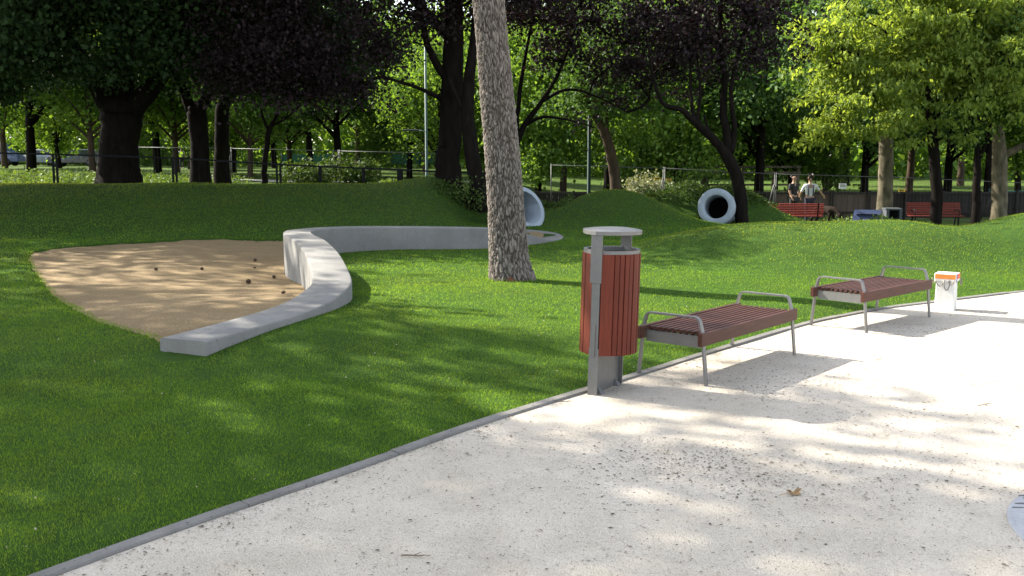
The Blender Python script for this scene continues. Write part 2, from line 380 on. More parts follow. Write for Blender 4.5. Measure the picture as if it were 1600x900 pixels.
# kerb of edging stones along the path
kerb = finish(empty('kerb'), 'low grey concrete edging between lawn and path', kind='structure')
arc = [(-4.4, float(g(-4.4)))]
xs = -4.4
while xs < 13:
    x0 = xs; L = 0.0
    pts = [(x0, float(g(x0)))]
    while L < 0.99:
        x0 += 0.04; pts.append((x0, float(g(x0)))); L += math.hypot(pts[-1][0] - pts[-2][0], pts[-1][1] - pts[-2][1])
    xs = x0
    q = np.array(pts); n = len(q); T = np.gradient(q, axis=0); T /= np.linalg.norm(T, axis=1)[:, None]; Nn = np.stack([-T[:, 1], T[:, 0]], 1)
    q[0] += T[0] * 0.003; q[-1] -= T[-1] * 0.003
    dz = rng.normal(0, 0.002); off = rng.normal(0, 0.002)
    prof = [(-0.036, -0.1), (-0.036, 0.006), (-0.029, 0.013), (0.027, 0.016), (0.036, 0.010), (0.036, -0.1)]
    V = [(q[i][0] + Nn[i][0] * (w + off), q[i][1] + Nn[i][1] * (w + off), z + dz) for i in range(n) for w, z in prof]
    k = len(prof); Fs = [(i * k + j, (i + 1) * k + j, (i + 1) * k + j + 1, i * k + j + 1) for i in range(n - 1) for j in range(k - 1)]
    Fs += [tuple(range(k)), tuple((n - 1) * k + j for j in range(k - 1, -1, -1))]
    MB().add(V, Fs).build('kerb_stone', M['kerb'], kerb)
# distant path across the far left ground
fp = [(-24, 40), (-14, 43), (-8, 46), (-3, 49), (4, 52)]
q = smooth_line(fp, 8); V = []
for i, (x, y) in enumerate(q):
    for w in np.linspace(-1.6, 1.6, 7): V.append((x, y + w, Hs(x, y + w) + 0.03))
me = np_mesh('far_path', np.array(V), grid_faces(len(q), 7), True)
finish(link_mesh('far_path', me, M['far_path']), 'pale path crossing behind the bank', kind='structure')

# ------------------------------------------------------------------ curved concrete wall
WL = smooth_line([(-2.42, 7.17, .27), (-2.18, 7.8, .275), (-1.98, 8.4, .28), (-1.87, 9.0, .285), (-1.84, 9.6, .30), (-1.86, 10.15, .315), (-1.99, 10.8, .35), (-2.32, 12.1, .42), (-2.72, 13.4, .47),
                  (-3.06, 14.25, .49), (-3.26, 15.1, .48), (-3.25, 15.8, .455), (-3.0, 16.4, .44), (-2.4, 16.8, .425), (-1.5, 17.05, .405), (-.5, 17.3, .37), (-.1, 17.55, .33), (.28, 18.0, .17), (.62, 18.7, .05), (.82, 19.6, .035), (.70, 20.6, .035), (.25, 21.35, .035), (-.35, 21.7, .035)], 6)
def ribbon(C, hw, zb):
    T = np.gradient(C[:, :2], axis=0); T /= np.linalg.norm(T, axis=1)[:, None]; Nn = np.stack([-T[:, 1], T[:, 0]], 1)
    V = []; n = len(C); b = 0.018
    for i in range(n):
        z = C[i, 2]
        e = 0.0
        prof = [(-hw, zb), (-hw, z - b), (-hw + b * .35, z - b * .35), (-hw + b, z), (hw - b, z), (hw - b * .35, z - b * .35), (hw, z - b), (hw, zb)]
        V += [(C[i, 0] + Nn[i, 0] * w, C[i, 1] + Nn[i, 1] * w, h) for w, h in prof]
    k = 8
    Fs = [(i * k + j, i * k + j + 1, (i + 1) * k + j + 1, (i + 1) * k + j) for i in range(n - 1) for j in range(k - 1)]
    Fs += [tuple(range(k - 1, -1, -1)), tuple((n - 1) * k + j for j in range(k))]
    return V, Fs
V, Fs = ribbon(WL, 0.205, -0.4)
me = MB().add(V, Fs, True).mesh('curved_wall')
w = link_mesh('curved_wall', me, M['wall']); md = w.modifiers.new('es', 'EDGE_SPLIT'); md.split_angle = math.radians(40)
finish(w, 'low winding grey concrete seat wall curling around the sand', 'wall')
WALL2D = WL[:, :2]

POCKET = np.array([(.22 + .42 * math.cos(a), 19.9 + 1.35 * math.sin(a)) for a in np.linspace(0, 2 * math.pi, 24, endpoint=False)])
V = [(x, y, Hs(x, y) + .012) for x, y in POCKET] + [(.22, 19.9, Hs(.22, 19.9) - .004)]
finish(MB().add(V, [(k, (k + 1) % 24, 24) for k in range(24)], True).build('sand_pocket', M['sand']), 'small patch of sand inside the curled end of the wall', kind='structure')

# ------------------------------------------------------------------ grass blades
def scatter_blades():
    VV = []; FF = []; nv = 0
    #        y0   y1   per m2  height  width  bent
    bands = [(1.8, 4.6, 13000, .020, .0022, True), (4.6, 6.6, 12000, .020, .0024, True), (6.6, 9.2, 6500, .021, .0034, False), (9.2, 13.5, 3000, .023, .0050, False),
             (13.5, 19, 1200, .027, .0080, False), (19, 27.5, 500, .032, .0130, False), (27.5, 33, 160, .05, .02, False)]
    for y0, y1, dens, hh, ww, bent in bands:
        xl = -(0.56 * y1 + 1.6); xr = 0.56 * y1 + 1.6
        n = int(dens * (xr - xl) * (y1 - y0))
        x = rng.uniform(xl, xr, n); y = rng.uniform(y0, y1, n)
        fr = 0.19 * np.sin(x * 5.1 + y * 3.3) + 0.19 * np.sin(y * 6.7 - x * 2.2) + 0.12 * np.sin(x * 13 + 2 * y) 
        k = (np.abs(x) < 0.56 * y + 1.6) & (y > g(x) + 0.036 + 0.03 * rng.random(n) ** 2 + 0.018 * np.sin(x * 7) * np.sin(x * 17)) & (rng.random(n) < 0.85 + fr * 0.5)
        x, y = x[k], y[k]
        k = ~(in_poly(x, y, SAND) & (poly_dist(x, y, SAND) > 0.03 + 0.05 * rng.random(len(x)))) & (poly_dist(x, y, WALL2D, False) > 0.21) & ~in_poly(x, y, POCKET)
        # bare scrubby patch behind the pipes keeps only a few blades
        k &= ~((np.abs((x - 5.413) * .957 - (y - 26.3) * .29) < .52) & ((x - 5.413) * .29 + (y - 26.3) * .957 > -.03) & (y < 28))
        k &= ~((((x - 5.6) / 2.4) ** 2 + ((y - 28.7) / 1.8) ** 2 < 1) & (rng.random(len(x)) < 0.6))
        x, y = x[k], y[k]; n = len(x)
        z = H(x, y) - 0.004
        e = np.clip(1 - (y - g(x)) / 0.35, 0, 1)
        h = hh * rng.uniform(0.55, 1.25, n) * (1 + 0.35 * e * rng.random(n))
        h *= 1 + 1.6 * np.exp(-((np.hypot(x, y - 12.72) - .33) / .07) ** 2) * rng.random(n)
        a = rng.uniform(0, 2 * np.pi, n); la = rng.uniform(0, 2 * np.pi, n); lean = h * rng.uniform(0.2, 1.1, n)
        w = ww * rng.uniform(0.7, 1.3, n)
        wx, wy = np.cos(a) * w / 2, np.sin(a) * w / 2
        tx, ty = np.cos(la) * lean, np.sin(la) * lean
        if bent:
            V = np.stack([np.stack([x - wx, y - wy, z], 1), np.stack([x + wx, y + wy, z], 1),
                          np.stack([x + wx * .8 + tx * .32, y + wy * .8 + ty * .32, z + h * .6], 1), np.stack([x - wx * .8 + tx * .32, y - wy * .8 + ty * .32, z + h * .6], 1),
                          np.stack([x + tx, y + ty, z + h * .95], 1)], 1)
            b = nv + np.arange(n) * 5
            FF += [np.stack([b, b + 1, b + 2], 1), np.stack([b, b + 2, b + 3], 1), np.stack([b + 3, b + 2, b + 4], 1)]
            nv += 5 * n
        else:
            V = np.stack([np.stack([x - wx, y - wy, z], 1), np.stack([x + wx, y + wy, z], 1), np.stack([x + tx, y + ty, z + h], 1)], 1)
            b = nv + np.arange(n) * 3; FF.append(np.stack([b, b + 1, b + 2], 1)); nv += 3 * n
        VV.append(V.reshape(-1, 3))
    return np_mesh('grass', np.vstack(VV), np.vstack(FF))
finish(link_mesh('grass', scatter_blades(), M['blade']), 'short mown green grass blades on the lawn', 'grass', kind='stuff')

# ------------------------------------------------------------------ trees
def leaf_quads(C, size, r, droop=0.3, elong=1.0):
    n = len(C)
    d = r.normal(0, 1, (n, 3)); d[:, 2] -= droop * 1.6; d /= np.linalg.norm(d, axis=1)[:, None]
    u = r.normal(0, 1, (n, 3)); u[:, 2] *= 0.5; u -= d * (u * d).sum(1)[:, None]; u /= np.linalg.norm(u, axis=1)[:, None]
    nn = np.cross(d, u)
    s = size * r.uniform(0.6, 1.3, n)[:, None]; Ls = s * elong
    V = np.stack([C, C + d * Ls * .45 + u * s * .38 + nn * s * .10, C + d * Ls, C + d * Ls * .45 - u * s * .38 + nn * s * .10], 1).reshape(-1, 3)
    return V, np.arange(n * 4).reshape(n, 4)
def crown_points(ells, nclump, nleaf, r, spread, flat=0.6, shell=0.42):
    vol = np.array([e[3] * e[4] * e[5] for e in ells]); vol = vol / vol.sum(); CL = []
    for e, p in zip(ells, vol):
        n = max(2, int(nclump * p)); d = r.normal(0, 1, (n, 3)); d /= np.linalg.norm(d, axis=1)[:, None]
        rad = r.random(n) ** shell; CL.append(np.array(e[:3]) + d * rad[:, None] * np.array(e[3:6]))
    CL = np.vstack(CL); wgt = r.gamma(2.0, 1.0, len(CL)); wgt /= wgt.sum()
    idx = r.choice(len(CL), nleaf, p=wgt)
    sc = spread * r.uniform(0.6, 1.5, len(CL))
    L = CL[idx] + r.normal(0, 1, (nleaf, 3)) * sc[idx][:, None] * np.array([1, 1, flat])
    return CL, L
def wood_mesh(name, limbs, clumps, r, sides=12, twig=0.009, min_twig=0.008):
    """limbs: list of polylines (x,y,z,radius); twigs grow from them to each clump centre"""
    mb = MB(); nodes = []
    for li, l in enumerate(limbs):
        q = smooth_line(l, 5)
        q[1:-1, :3] += r.normal(0, 1, (len(q) - 2, 3)) * (q[1:-1, 3:4] * np.where(q[1:-1, 3:4] > .15, .035, .10))
        ns = sides if q[0, 3] > 0.12 else 7
        mb.tube(q[:, :3].tolist(), np.maximum(q[:, 3], 0.012).tolist(), ns)
        nodes += [tuple(p) for p in q[len(q) // 3:, :3]]
    if clumps is not None and len(clumps):
        base = len(nodes); pos = np.array(nodes); par = [-1] * base; mids = {}
        d0 = np.min(np.linalg.norm(clumps[:, None] - pos[None], axis=2), axis=1)
        for i in np.argsort(d0):
            c = clumps[i]; dv = pos - c; dist = np.linalg.norm(dv * np.array([1, 1, 1.3]), axis=1) + np.maximum(0, pos[:, 2] - c[2]) * 0.5
            j = int(np.argmin(dist)); a = pos[j]
            m = (a + c) / 2 + np.array([0, 0, 0.10 * np.linalg.norm(c - a)]) + r.normal(0, .05, 3)
            k = len(pos); pos = np.vstack([pos, m, c]); par += [j, k]
        cnt = np.ones(len(pos))
        for k in range(len(pos) - 1, base - 1, -1):
            if par[k] >= base: cnt[par[k]] += cnt[k] * 0.9
        for k in range(base, len(pos), 2):
            j = par[k]
            r0 = max(min_twig, twig * math.sqrt(cnt[k])); r1 = max(min_twig * .7, twig * math.sqrt(cnt[k + 1]))
            mb.tube([pos[j].tolist(), pos[k].tolist(), pos[k + 1].tolist()], [r0 * 1.1, r0, r1], 4, cap=False)
    return mb.mesh(name)
def tree(name, base, limbs, ells, nclump, nleaf, leaf, spread, leafmat, bark, label, cat='tree', group=None, droop=0.3, elong=1.0, seed=1, shell=0.42, sides=12, flat=0.6):
    r = np.random.default_rng(seed)
    root = empty(name, base)
    CL, L = crown_points(ells, nclump, nleaf, r, spread, flat, shell)
    link_mesh('trunk', wood_mesh('trunk', limbs, CL, r, sides), M[bark], root)
    V, F = leaf_quads(L, leaf, r, droop, elong)
    link_mesh('crown', np_mesh('crown', V, F), M[leafmat], root)
    return finish(root, label, cat, group)
def place(px, Y, dz=0.0):
    p = PY(px, 300, Y); return Vector((p.x, Y, Hs(p.x, Y) + dz))
def rel(base, px, py, Y):
    q = PY(px, py, Y) - base; return (q.x, q.y, q.z)
def poly(base, pts):
    """pts (px,py,Y,radius) -> limb polyline relative to the base"""
    return [(*rel(base, a, b, c), d) for a, b, c, d in pts]
def flare(rad, h=-0.3): return [(0, 0, h, rad * 1.5), (0, 0, 0.12, rad * 1.18), (0, 0, 0.7, rad)]

# big forked dark tree on the left
b = place(187, 29.0)
limbs = [flare(.58) + poly(b, [(187, 215, 29, .53), (190, 180, 29, .58), (188, 150, 29, .50)]),
         poly(b, [(176, 172, 29, .36), (150, 128, 28.6, .28), (110, 70, 28, .2), (60, 10, 27.5, .13), (10, -60, 27, .06)]),
         poly(b, [(190, 165, 29, .34), (196, 110, 29.2, .27), (200, 30, 29.5, .2), (190, -80, 29.5, .1)]),
         poly(b, [(204, 172, 29, .34), (236, 140, 28.7, .26), (275, 80, 28.3, .19), (320, 10, 28, .11), (350, -60, 28, .05)])]
ells = [(-1.5, -1, 6.2, 4.6, 4.0, 3.2), (2.2, -.6, 5.8, 3.8, 3.6, 2.9), (-3.5, -1, 4.0, 2.2, 2.2, 1.5), (.5, -2.2, 4.3, 3.2, 1.8, 1.4), (-.4, -2.6, 3.6, 1.8, 1.0, .7), (2.6, -2.2, 3.9, 2.0, 1.2, .8), (-4.2, -1.6, 3.0, 1.6, 1.4, 1.1), (0, 0, 9.5, 4.5, 4.2, 2.8), (.5, -5.4, 8.4, 4.6, 3.0, 1.9), (4.5, -4.5, 8.2, 3.4, 3.0, 1.8)]  # last two lobes: unseen overhead canopy added to shade the bank
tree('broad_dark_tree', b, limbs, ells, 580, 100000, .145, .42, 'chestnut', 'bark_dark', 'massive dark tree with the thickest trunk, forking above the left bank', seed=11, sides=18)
# two neighbours to its right
b = place(314, 30.0)
limbs = [flare(.29) + poly(b, [(312, 225, 30, .27), (308, 185, 30, .29), (305, 165, 30, .26)]),
         poly(b, [(300, 172, 30, .18), (285, 140, 30, .13), (262, 90, 30, .09), (240, 30, 29.5, .05)]),
         poly(b, [(312, 170, 30, .19), (330, 140, 29.5, .14), (352, 95, 29, .1), (385, 30, 28.6, .05)])]
ells = [(0.6, -.5, 5.4, 3.4, 3.0, 2.4), (2.8, -1, 4.2, 2.4, 2, 1.6), (.2, -1.4, 3.6, 2.2, 1.0, .8), (1, 0, 8, 3.2, 3, 2.4)]
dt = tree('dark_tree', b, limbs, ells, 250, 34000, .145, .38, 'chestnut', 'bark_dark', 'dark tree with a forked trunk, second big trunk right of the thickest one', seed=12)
b = place(348, 32.0)
limbs = [flare(.25) + poly(b, [(347, 220, 32, .23), (347, 180, 32, .22), (352, 150, 32, .2)]),
         poly(b, [(350, 165, 32, .15), (370, 130, 32, .11), (400, 80, 32, .07), (430, 20, 32, .04)]),
         poly(b, [(348, 160, 32, .15), (345, 100, 32, .12), (350, 20, 32, .08)])]
ells = [(1.2, 0, 5.6, 3.0, 2.6, 2.4), (3.2, 0, 4.6, 2.2, 2, 1.5), (1, 0, 8.4, 3, 3, 2.4)]
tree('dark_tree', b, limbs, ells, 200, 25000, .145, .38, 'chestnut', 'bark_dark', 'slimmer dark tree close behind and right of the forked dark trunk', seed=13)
for x, y, rz, sc_, lab in ((-13.6, 24.2, 2.2, 1.0, 'added dark tree just beyond the left edge, its foliage hanging into the top left corner'), (-18.5, 28.0, 4.0, 1.1, 'added dark tree farther beyond the left edge, above the parked van')):
    o = copy_tree(dt); o.location = (x, y, Hs(x, y)); o.rotation_euler = (0, 0, rz); o.scale = (sc_, sc_, sc_ * 1.1); o['label'] = lab  # copies added past the edge to shade the left bank
# thin young tree
b = place(414, 29.5)
limbs = [flare(.085) + poly(b, [(417, 230, 29.5, .08), (420, 205, 29.5, .075), (430, 185, 29.5, .05), (445, 150, 29.5, .03)]), poly(b, [(420, 206, 29.5, .05), (410, 180, 29.5, .035), (405, 150, 29.5, .02)]),
         poly(b, [(424, 198, 29.5, .04), (450, 182, 29.5, .03), (470, 165, 29.3, .02)])]
ells = [(.4, 0, 3.4, 1.3, 1.2, 1.0), (.6, 0, 4.6, 1.5, 1.3, 1.0)]
tree('young_tree', b, limbs, ells, 60, 3200, .15, .3, 'deep', 'bark_dark', 'thin young tree with a forking stem on the left bank', seed=14)
# purple leaved tree on the bank, straight dark trunk
b = place(700, 26.2)
limbs = [flare(.31) + poly(b, [(703, 220, 26.2, .30), (706, 130, 26.2, .28), (708, 40, 26.2, .25), (706, -80, 26.2, .2), (700, -220, 26, .12)]),
         poly(b, [(700, 130, 26.2, .12), (668, 70, 26, .09), (655, 0, 25.8, .07), (640, -80, 25.5, .04)]),
         poly(b, [(704, 60, 26.2, .14), (620, -20, 25.6, .1), (520, -50, 25, .06)]), poly(b, [(700, 160, 26.2, .08), (660, 140, 25.9, .05), (600, 120, 25.6, .035)])]
ells = [(-2.4, -.6, 4.6, 2.9, 2.4, 2.3), (-4.2, -.8, 3.6, 2.0, 1.8, 1.9), (-2.6, -.8, 2.5, 1.9, 1.5, .9), (-4.9, -.8, 2.9, 1.7, 1.4, 1.1), (1.4, 0, 6.4, 2.6, 2.6, 1.6), (-1, 0, 8, 4, 3.6, 2.4), (-5.0, -4.4, 7.4, 2.6, 2.4, 1.5), (-5.4, -.5, 5.4, 2.0, 2.2, 1.6)]  # the high forward lobe is unseen canopy added to shade the ground
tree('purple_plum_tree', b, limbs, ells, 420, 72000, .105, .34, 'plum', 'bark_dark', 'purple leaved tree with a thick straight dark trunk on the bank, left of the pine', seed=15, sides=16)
# leaning dark trunk between it and the pine
b = place(746, 25.0)
limbs = [flare(.21) + poly(b, [(742, 270, 25, .20), (735, 220, 25, .19), (730, 170, 25.2, .17), (738, 90, 25.4, .13), (745, 0, 25.6, .1), (750, -120, 25.6, .05)]),
         poly(b, [(732, 190, 25.1, .1), (718, 160, 25.2, .07), (700, 120, 25.3, .04)])]
ells = [(.6, .6, 6.0, 2.6, 2.3, 1.7), (-.8, .4, 7.6, 2.8, 2.6, 2)]
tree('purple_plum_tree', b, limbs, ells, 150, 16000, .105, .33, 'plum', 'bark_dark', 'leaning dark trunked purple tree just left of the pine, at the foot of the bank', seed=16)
# spreading purple tree right behind the pine
b = place(804, 30.0)
limbs = [flare(.17) + poly(b, [(803, 260, 30, .16), (803, 225, 30, .15)]),
         poly(b, [(803, 232, 30, .12), (820, 195, 30, .09), (845, 160, 29.8, .07), (875, 110, 29.6, .05), (900, 40, 29.4, .03)]),
         poly(b, [(803, 228, 30, .10), (808, 180, 30, .08), (815, 120, 30, .06), (830, 40, 30, .04)]),
         poly(b, [(820, 196, 30, .06), (850, 183, 29.7, .045), (900, 190, 29.4, .03), (930, 200, 29.2, .02)]),
         poly(b, [(845, 160, 29.8, .055), (885, 140, 29.4, .045), (930, 150, 29, .03), (980, 175, 28.8, .02)])]
ells = [(2.0, -.5, 5.6, 2.7, 2.4, 1.7), (3.8, -.6, 4.2, 2.0, 1.6, 1.1), (.8, 0, 6.8, 3, 2.6, 1.6), (3.0, -.6, 3.0, 1.3, 1.0, .5), (4.6, -.4, 5.6, 1.8, 1.8, 1.4)]
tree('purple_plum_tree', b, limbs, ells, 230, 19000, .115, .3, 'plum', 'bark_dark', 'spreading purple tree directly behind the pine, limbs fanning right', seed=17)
# purple tree by the round pipe on the right
b = place(1160, 26.6)
limbs = [[(0, 0, -.3, .22), (0, 0, .1, .18)] + poly(b, [(1157, 305, 26.6, .165), (1150, 275, 26.6, .16), (1138, 247, 26.6, .16), (1128, 232, 26.6, .13)]),
         poly(b, [(1138, 247, 26.6, .13), (1112, 215, 26.5, .115), (1085, 190, 26.4, .10), (1065, 172, 26.3, .075), (1040, 165, 26.2, .06), (1028, 145, 26.1, .05), (1018, 110, 26.0, .035), (1012, 60, 26.0, .02)]),
         poly(b, [(1138, 247, 26.6, .13), (1136, 215, 26.7, .115), (1130, 170, 26.8, .10), (1132, 120, 26.9, .08), (1125, 50, 27.0, .06), (1130, -40, 27.0, .03)]),
         poly(b, [(1142, 240, 26.6, .09), (1148, 200, 26.7, .075), (1142, 140, 26.6, .06), (1160, 60, 26.5, .04), (1180, -20, 26.5, .02)]),
         poly(b, [(1085, 190, 26.4, .06), (1080, 150, 26.4, .045), (1078, 100, 26.5, .03)]), poly(b, [(1088, 192, 26.4, .055), (1094, 150, 26.3, .04), (1090, 90, 26.3, .025)]),
         poly(b, [(1130, 235, 26.6, .06), (1110, 210, 26.8, .05), (1100, 180, 27.0, .03)])]
ells = [(-.8, 0, 6.2, 2.0, 1.8, 1.9), (.3, 0, 4.6, 1.5, 1.4, 1.0), (-1.9, -.2, 5.0, 1.2, 1.1, 1.0), (.9, 0, 6.6, 1.3, 1.5, 1.6), (-.6, 0, 8.2, 2.2, 2.0, 1.4)]
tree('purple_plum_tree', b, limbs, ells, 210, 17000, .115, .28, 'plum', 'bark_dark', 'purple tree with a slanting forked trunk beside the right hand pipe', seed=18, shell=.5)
# bright box elder on the right
b = place(1464, 30.0)
limbs = [[(0, 0, -.3, .24), (0, 0, .15, .18)] + poly(b, [(1464, 300, 30, .17), (1460, 250, 30, .16), (1457, 210, 30, .15), (1452, 160, 30, .13), (1440, 110, 30, .11), (1440, 40, 30, .085), (1432, -40, 30, .05)]),
         poly(b, [(1440, 125, 30, .07), (1400, 112, 29.6, .055), (1360, 95, 29.2, .04), (1310, 75, 29, .02)]), poly(b, [(1442, 80, 30, .05), (1405, 65, 29.4, .04), (1375, 45, 29, .03), (1330, 20, 28.8, .015)]),
         poly(b, [(1452, 150, 30, .05), (1400, 140, 29.4, .035), (1340, 160, 29, .02)]), poly(b, [(1442, 60, 30, .06), (1480, 45, 29.4, .045), (1525, 20, 29, .03), (1560, -20, 29, .02)]),
         poly(b, [(1455, 190, 30, .05), (1500, 150, 29.5, .04), (1560, 120, 29.2, .02)]), poly(b, [(1459, 225, 30, .04), (1475, 215, 29.6, .03), (1485, 230, 29.3, .02)])]
ells = [(-.3, -.2, 5.0, 3.6, 2.6, 1.8), (-2.4, -.4, 3.9, 2.0, 1.7, 1.3), (1.9, -.5, 4.2, 1.9, 1.7, 1.3), (.35, -.8, 2.7, .75, .5, .65), (-.9, -.3, 7.0, 3.2, 2.6, 1.6), (2.4, -.2, 6.2, 2.2, 2.0, 1.5), (-3.4, -.2, 5.4, 1.4, 1.5, 1.4), (-3.4, 0, 2.9, 1.2, 1.2, .8), (-1.2, -.5, 2.9, 1.2, 1, .6)]
tree('box_elder_tree', b, limbs, ells, 560, 52000, .110, .20, 'elder', 'bark_dark', 'bright green broadleaf tree with drooping foliage, in front of the red slatted bench', seed=19, droop=.8, elong=1.5, flat=.38, shell=.55)
# dark thin trunk right of it
b = place(1527, 30.5)
limbs = [flare(.13) + poly(b, [(1526, 290, 30.5, .12), (1527, 240, 30.5, .10), (1520, 200, 30.5, .07), (1510, 150, 30.5, .04)]), poly(b, [(1527, 255, 30.5, .06), (1540, 225, 30.3, .05), (1550, 190, 30.2, .03)])]
ells = [(.0, 0, 3.6, 1.6, 1.3, 1.0), (.4, .2, 5.4, 2, 1.8, 1.3)]
tree('slim_tree', b, limbs, ells, 80, 6500, .13, .3, 'deep', 'bark_dark', 'slim dark trunked tree right of the second red bench', seed=20)
# plane trees right
b = place(1383, 34.5)
limbs = [flare(.27) + poly(b, [(1384, 280, 34.5, .25), (1384, 220, 34.5, .24), (1382, 150, 34.5, .21), (1385, 60, 34.5, .16), (1380, -40, 34.5, .1)])]
ells = [(0, .6, 7, 3.2, 2.4, 2), (-1, 1, 5, 2.4, 1.8, 1)]
tree('plane_tree', b, limbs, ells, 140, 11000, .2, .4, 'deep', 'bark_plane', 'plane tree with peeling grey bark behind the bright green tree, yellow tags beside it', seed=21)
b = place(1563, 31.5)
limbs = [flare(.24) + poly(b, [(1562, 300, 31.5, .24), (1562, 250, 31.5, .23), (1560, 215, 31.5, .19), (1555, 170, 31.5, .13), (1545, 110, 31.5, .08)]),
         poly(b, [(1565, 245, 31.5, .14), (1590, 232, 31.3, .11), (1625, 215, 31, .08), (1670, 190, 31, .05)])]
ells = [(.4, .4, 5.2, 2.0, 1.8, 1.2), (1.6, .2, 4.0, 1.4, 1.2, .6)]
tree('plane_tree', b, limbs, ells, 90, 6500, .18, .36, 'plane', 'bark_plane', 'plane tree with mottled sunlit bark and a low limb at the right edge', seed=22)
# leaning light brown trunk in the middle
b = place(964, 33.0)
limbs = [flare(.2) + poly(b, [(960, 270, 33, .18), (952, 230, 33, .17), (942, 200, 33, .16), (930, 180, 33, .13), (915, 155, 33, .1), (900, 110, 33, .06)]), poly(b, [(944, 205, 33, .1), (952, 170, 33, .08), (965, 120, 33, .05)])]
ells = [(-.6, .2, 4.6, 2.2, 1.8, 1.2), (.4, .5, 6.2, 2.6, 2, 1.6)]
tree('leaning_tree', b, limbs, ells, 110, 8000, .17, .36, 'deep', 'bark_brown', 'leaning tree with a light brown trunk behind the middle mound', seed=23)

# kinds of background trees, copied
def bg_tree(name, seed, leafmat, bark, h, r, nleaf, low, label, group, leaf=.21, trunk_r=.16, cat='tree'):
    rr = np.random.default_rng(seed)
    lean = rr.normal(0, .25, 2)
    limbs = [[(0, 0, -.4, trunk_r * 1.4), (0, 0, .2, trunk_r * 1.1), (lean[0] * .4, lean[1] * .4, low * .9, trunk_r * .9), (lean[0], lean[1], h * .55, trunk_r * .6), (lean[0] * 1.4, lean[1], h * .85, trunk_r * .2)]]
    for k in range(5):
        a = rr.uniform(0, 6.28); z = low * rr.uniform(.8, 1.3); e = r * rr.uniform(.5, .9)
        limbs.append([(lean[0] * .5, lean[1] * .5, z, trunk_r * .5), (math.cos(a) * e * .5, math.sin(a) * e * .5, z + e * .45, trunk_r * .3), (math.cos(a) * e, math.sin(a) * e, z + e * .8, trunk_r * .1)])
    ells = [(0, 0, low + (h - low) * .55, r, r, (h - low) * .5)]
    for k in range(4):
        a = rr.uniform(0, 6.28); ells.append((math.cos(a) * r * .7, math.sin(a) * r * .7, low + (h - low) * rr.uniform(.15, .6), r * .55, r * .55, (h - low) * .2))
    return tree(name, (0, 0, 0), limbs, ells, 150, nleaf, leaf, .5, leafmat, bark, label, cat, group, seed=seed)
kinds = [bg_tree('lime_tree', 31, 'plane', 'bark_brown', 9.5, 3.3, 19000, 2.2, 'sunlit yellow green tree in the park beyond the fences', 'sunlit trees beyond the fences'),
         bg_tree('lime_tree', 32, 'plane', 'bark_dark', 8.0, 3.0, 17000, 1.6, 'sunlit yellow green tree in the park beyond the fences', 'sunlit trees beyond the fences'),
         bg_tree('broadleaf_tree', 33, 'deep', 'bark_dark', 11.0, 3.8, 21000, 2.6, 'mid green tree in the park beyond the fences', 'mid green trees beyond the fences', trunk_r=.22)]
spots = [  # px, Y, kind, scale
    (-40, 48, 2, 1.0), (52, 55, 2, 1.15), (147, 50, 0, 1.0), (95, 75, 1, 1.2), (10, 70, 0, 1.2), (208, 62, 0, 1.1), (248, 58, 2, 1.0), (278, 54, 0, .95), (300, 80, 1, 1.4), (366, 66, 1, 1.2), (392, 50, 0, .85),
    (455, 62, 0, 1.1), (486, 78, 2, 1.2), (530, 56, 2, .95), (560, 90, 0, 1.5), (590, 66, 2, 1.0), (640, 58, 1, 1.05), (665, 82, 0, 1.4), (688, 48, 1, .9), (760, 60, 0, 1.1), (840, 45, 1, .95), (880, 60, 0, 1.2), (1010, 50, 1, 1.1),
    (1055, 44, 1, .95), (1100, 58, 0, 1.3), (1185, 44, 2, 1.0), (1150, 52, 2, .9), (1235, 50, 1, 1.0), (1290, 60, 0, 1.2), (1350, 46, 2, .9), (1420, 62, 0, 1.3), (1480, 52, 2, 1.0), (1545, 46, 2, 1.0), (1610, 58, 0, 1.2), (1660, 48, 1, 1.1), (1590, 70, 1, 1.4),
    (950, 72, 2, 1.4), (800, 85, 1, 1.6), (1210, 75, 1, 1.5), (1500, 85, 0, 1.6), (1320, 85, 2, 1.5), (430, 100, 1, 1.8), (180, 100, 1, 1.8), (60, 105, 0, 1.7)]
marks = [(-6, 'the blue van'), (66, 'the silver car'), (122, 'the navy car'), (187, 'the thickest trunk'), (314, 'the forked dark trunk'), (414, 'the thin young tree'), (528, 'the left orange post'), (591, 'the right orange post'),
         (667, 'the pale lamp post'), (746, 'the leaning dark trunk'), (800, 'the pine'), (920, 'the green lamp post'), (964, 'the leaning brown trunk'), (1036, 'the pair of yellow tags'), (1119, 'the round pipe'), (1160, 'the slanting purple tree'),
         (1243, 'the first red bench'), (1317, 'the white notice'), (1383, 'the grey plane trunk'), (1464, 'the bright green tree'), (1527, 'the slim dark trunk'), (1563, 'the mottled plane trunk')]
seen = set()
def tree_label(px, Y, k):
    q = min(marks, key=lambda m: abs(m[0] - px)); dx = px - q[0]
    side = 'in line with' if abs(dx) < 9 else ('a little right of' if dx > 0 else 'a little left of')
    if abs(dx) > 60: side = 'well right of' if dx > 0 else 'well left of'
    kind = ['tall yellow green', 'low yellow green', 'mid green'][k]
    for dep in ('far back', 'farther back', 'farthest back') if Y > 64 else ('behind the fence', 'close behind the fence', 'nearest the fence'):
        lab = f'{kind} tree {dep}, {side} {q[1]}'
        if lab not in seen: break
    seen.add(lab); return lab
used = [False] * 3
for px, Y, k, s in spots:
    o = kinds[k] if not used[k] else copy_tree(kinds[k]); used[k] = True
    o['label'] = tree_label(px, Y, k)
    o.location = place(px, Y); o.rotation_euler = (0, 0, random.uniform(0, 6.28)); sc = s * random.uniform(.92, 1.08); o.scale = (sc, sc, sc * random.uniform(.92, 1.1))
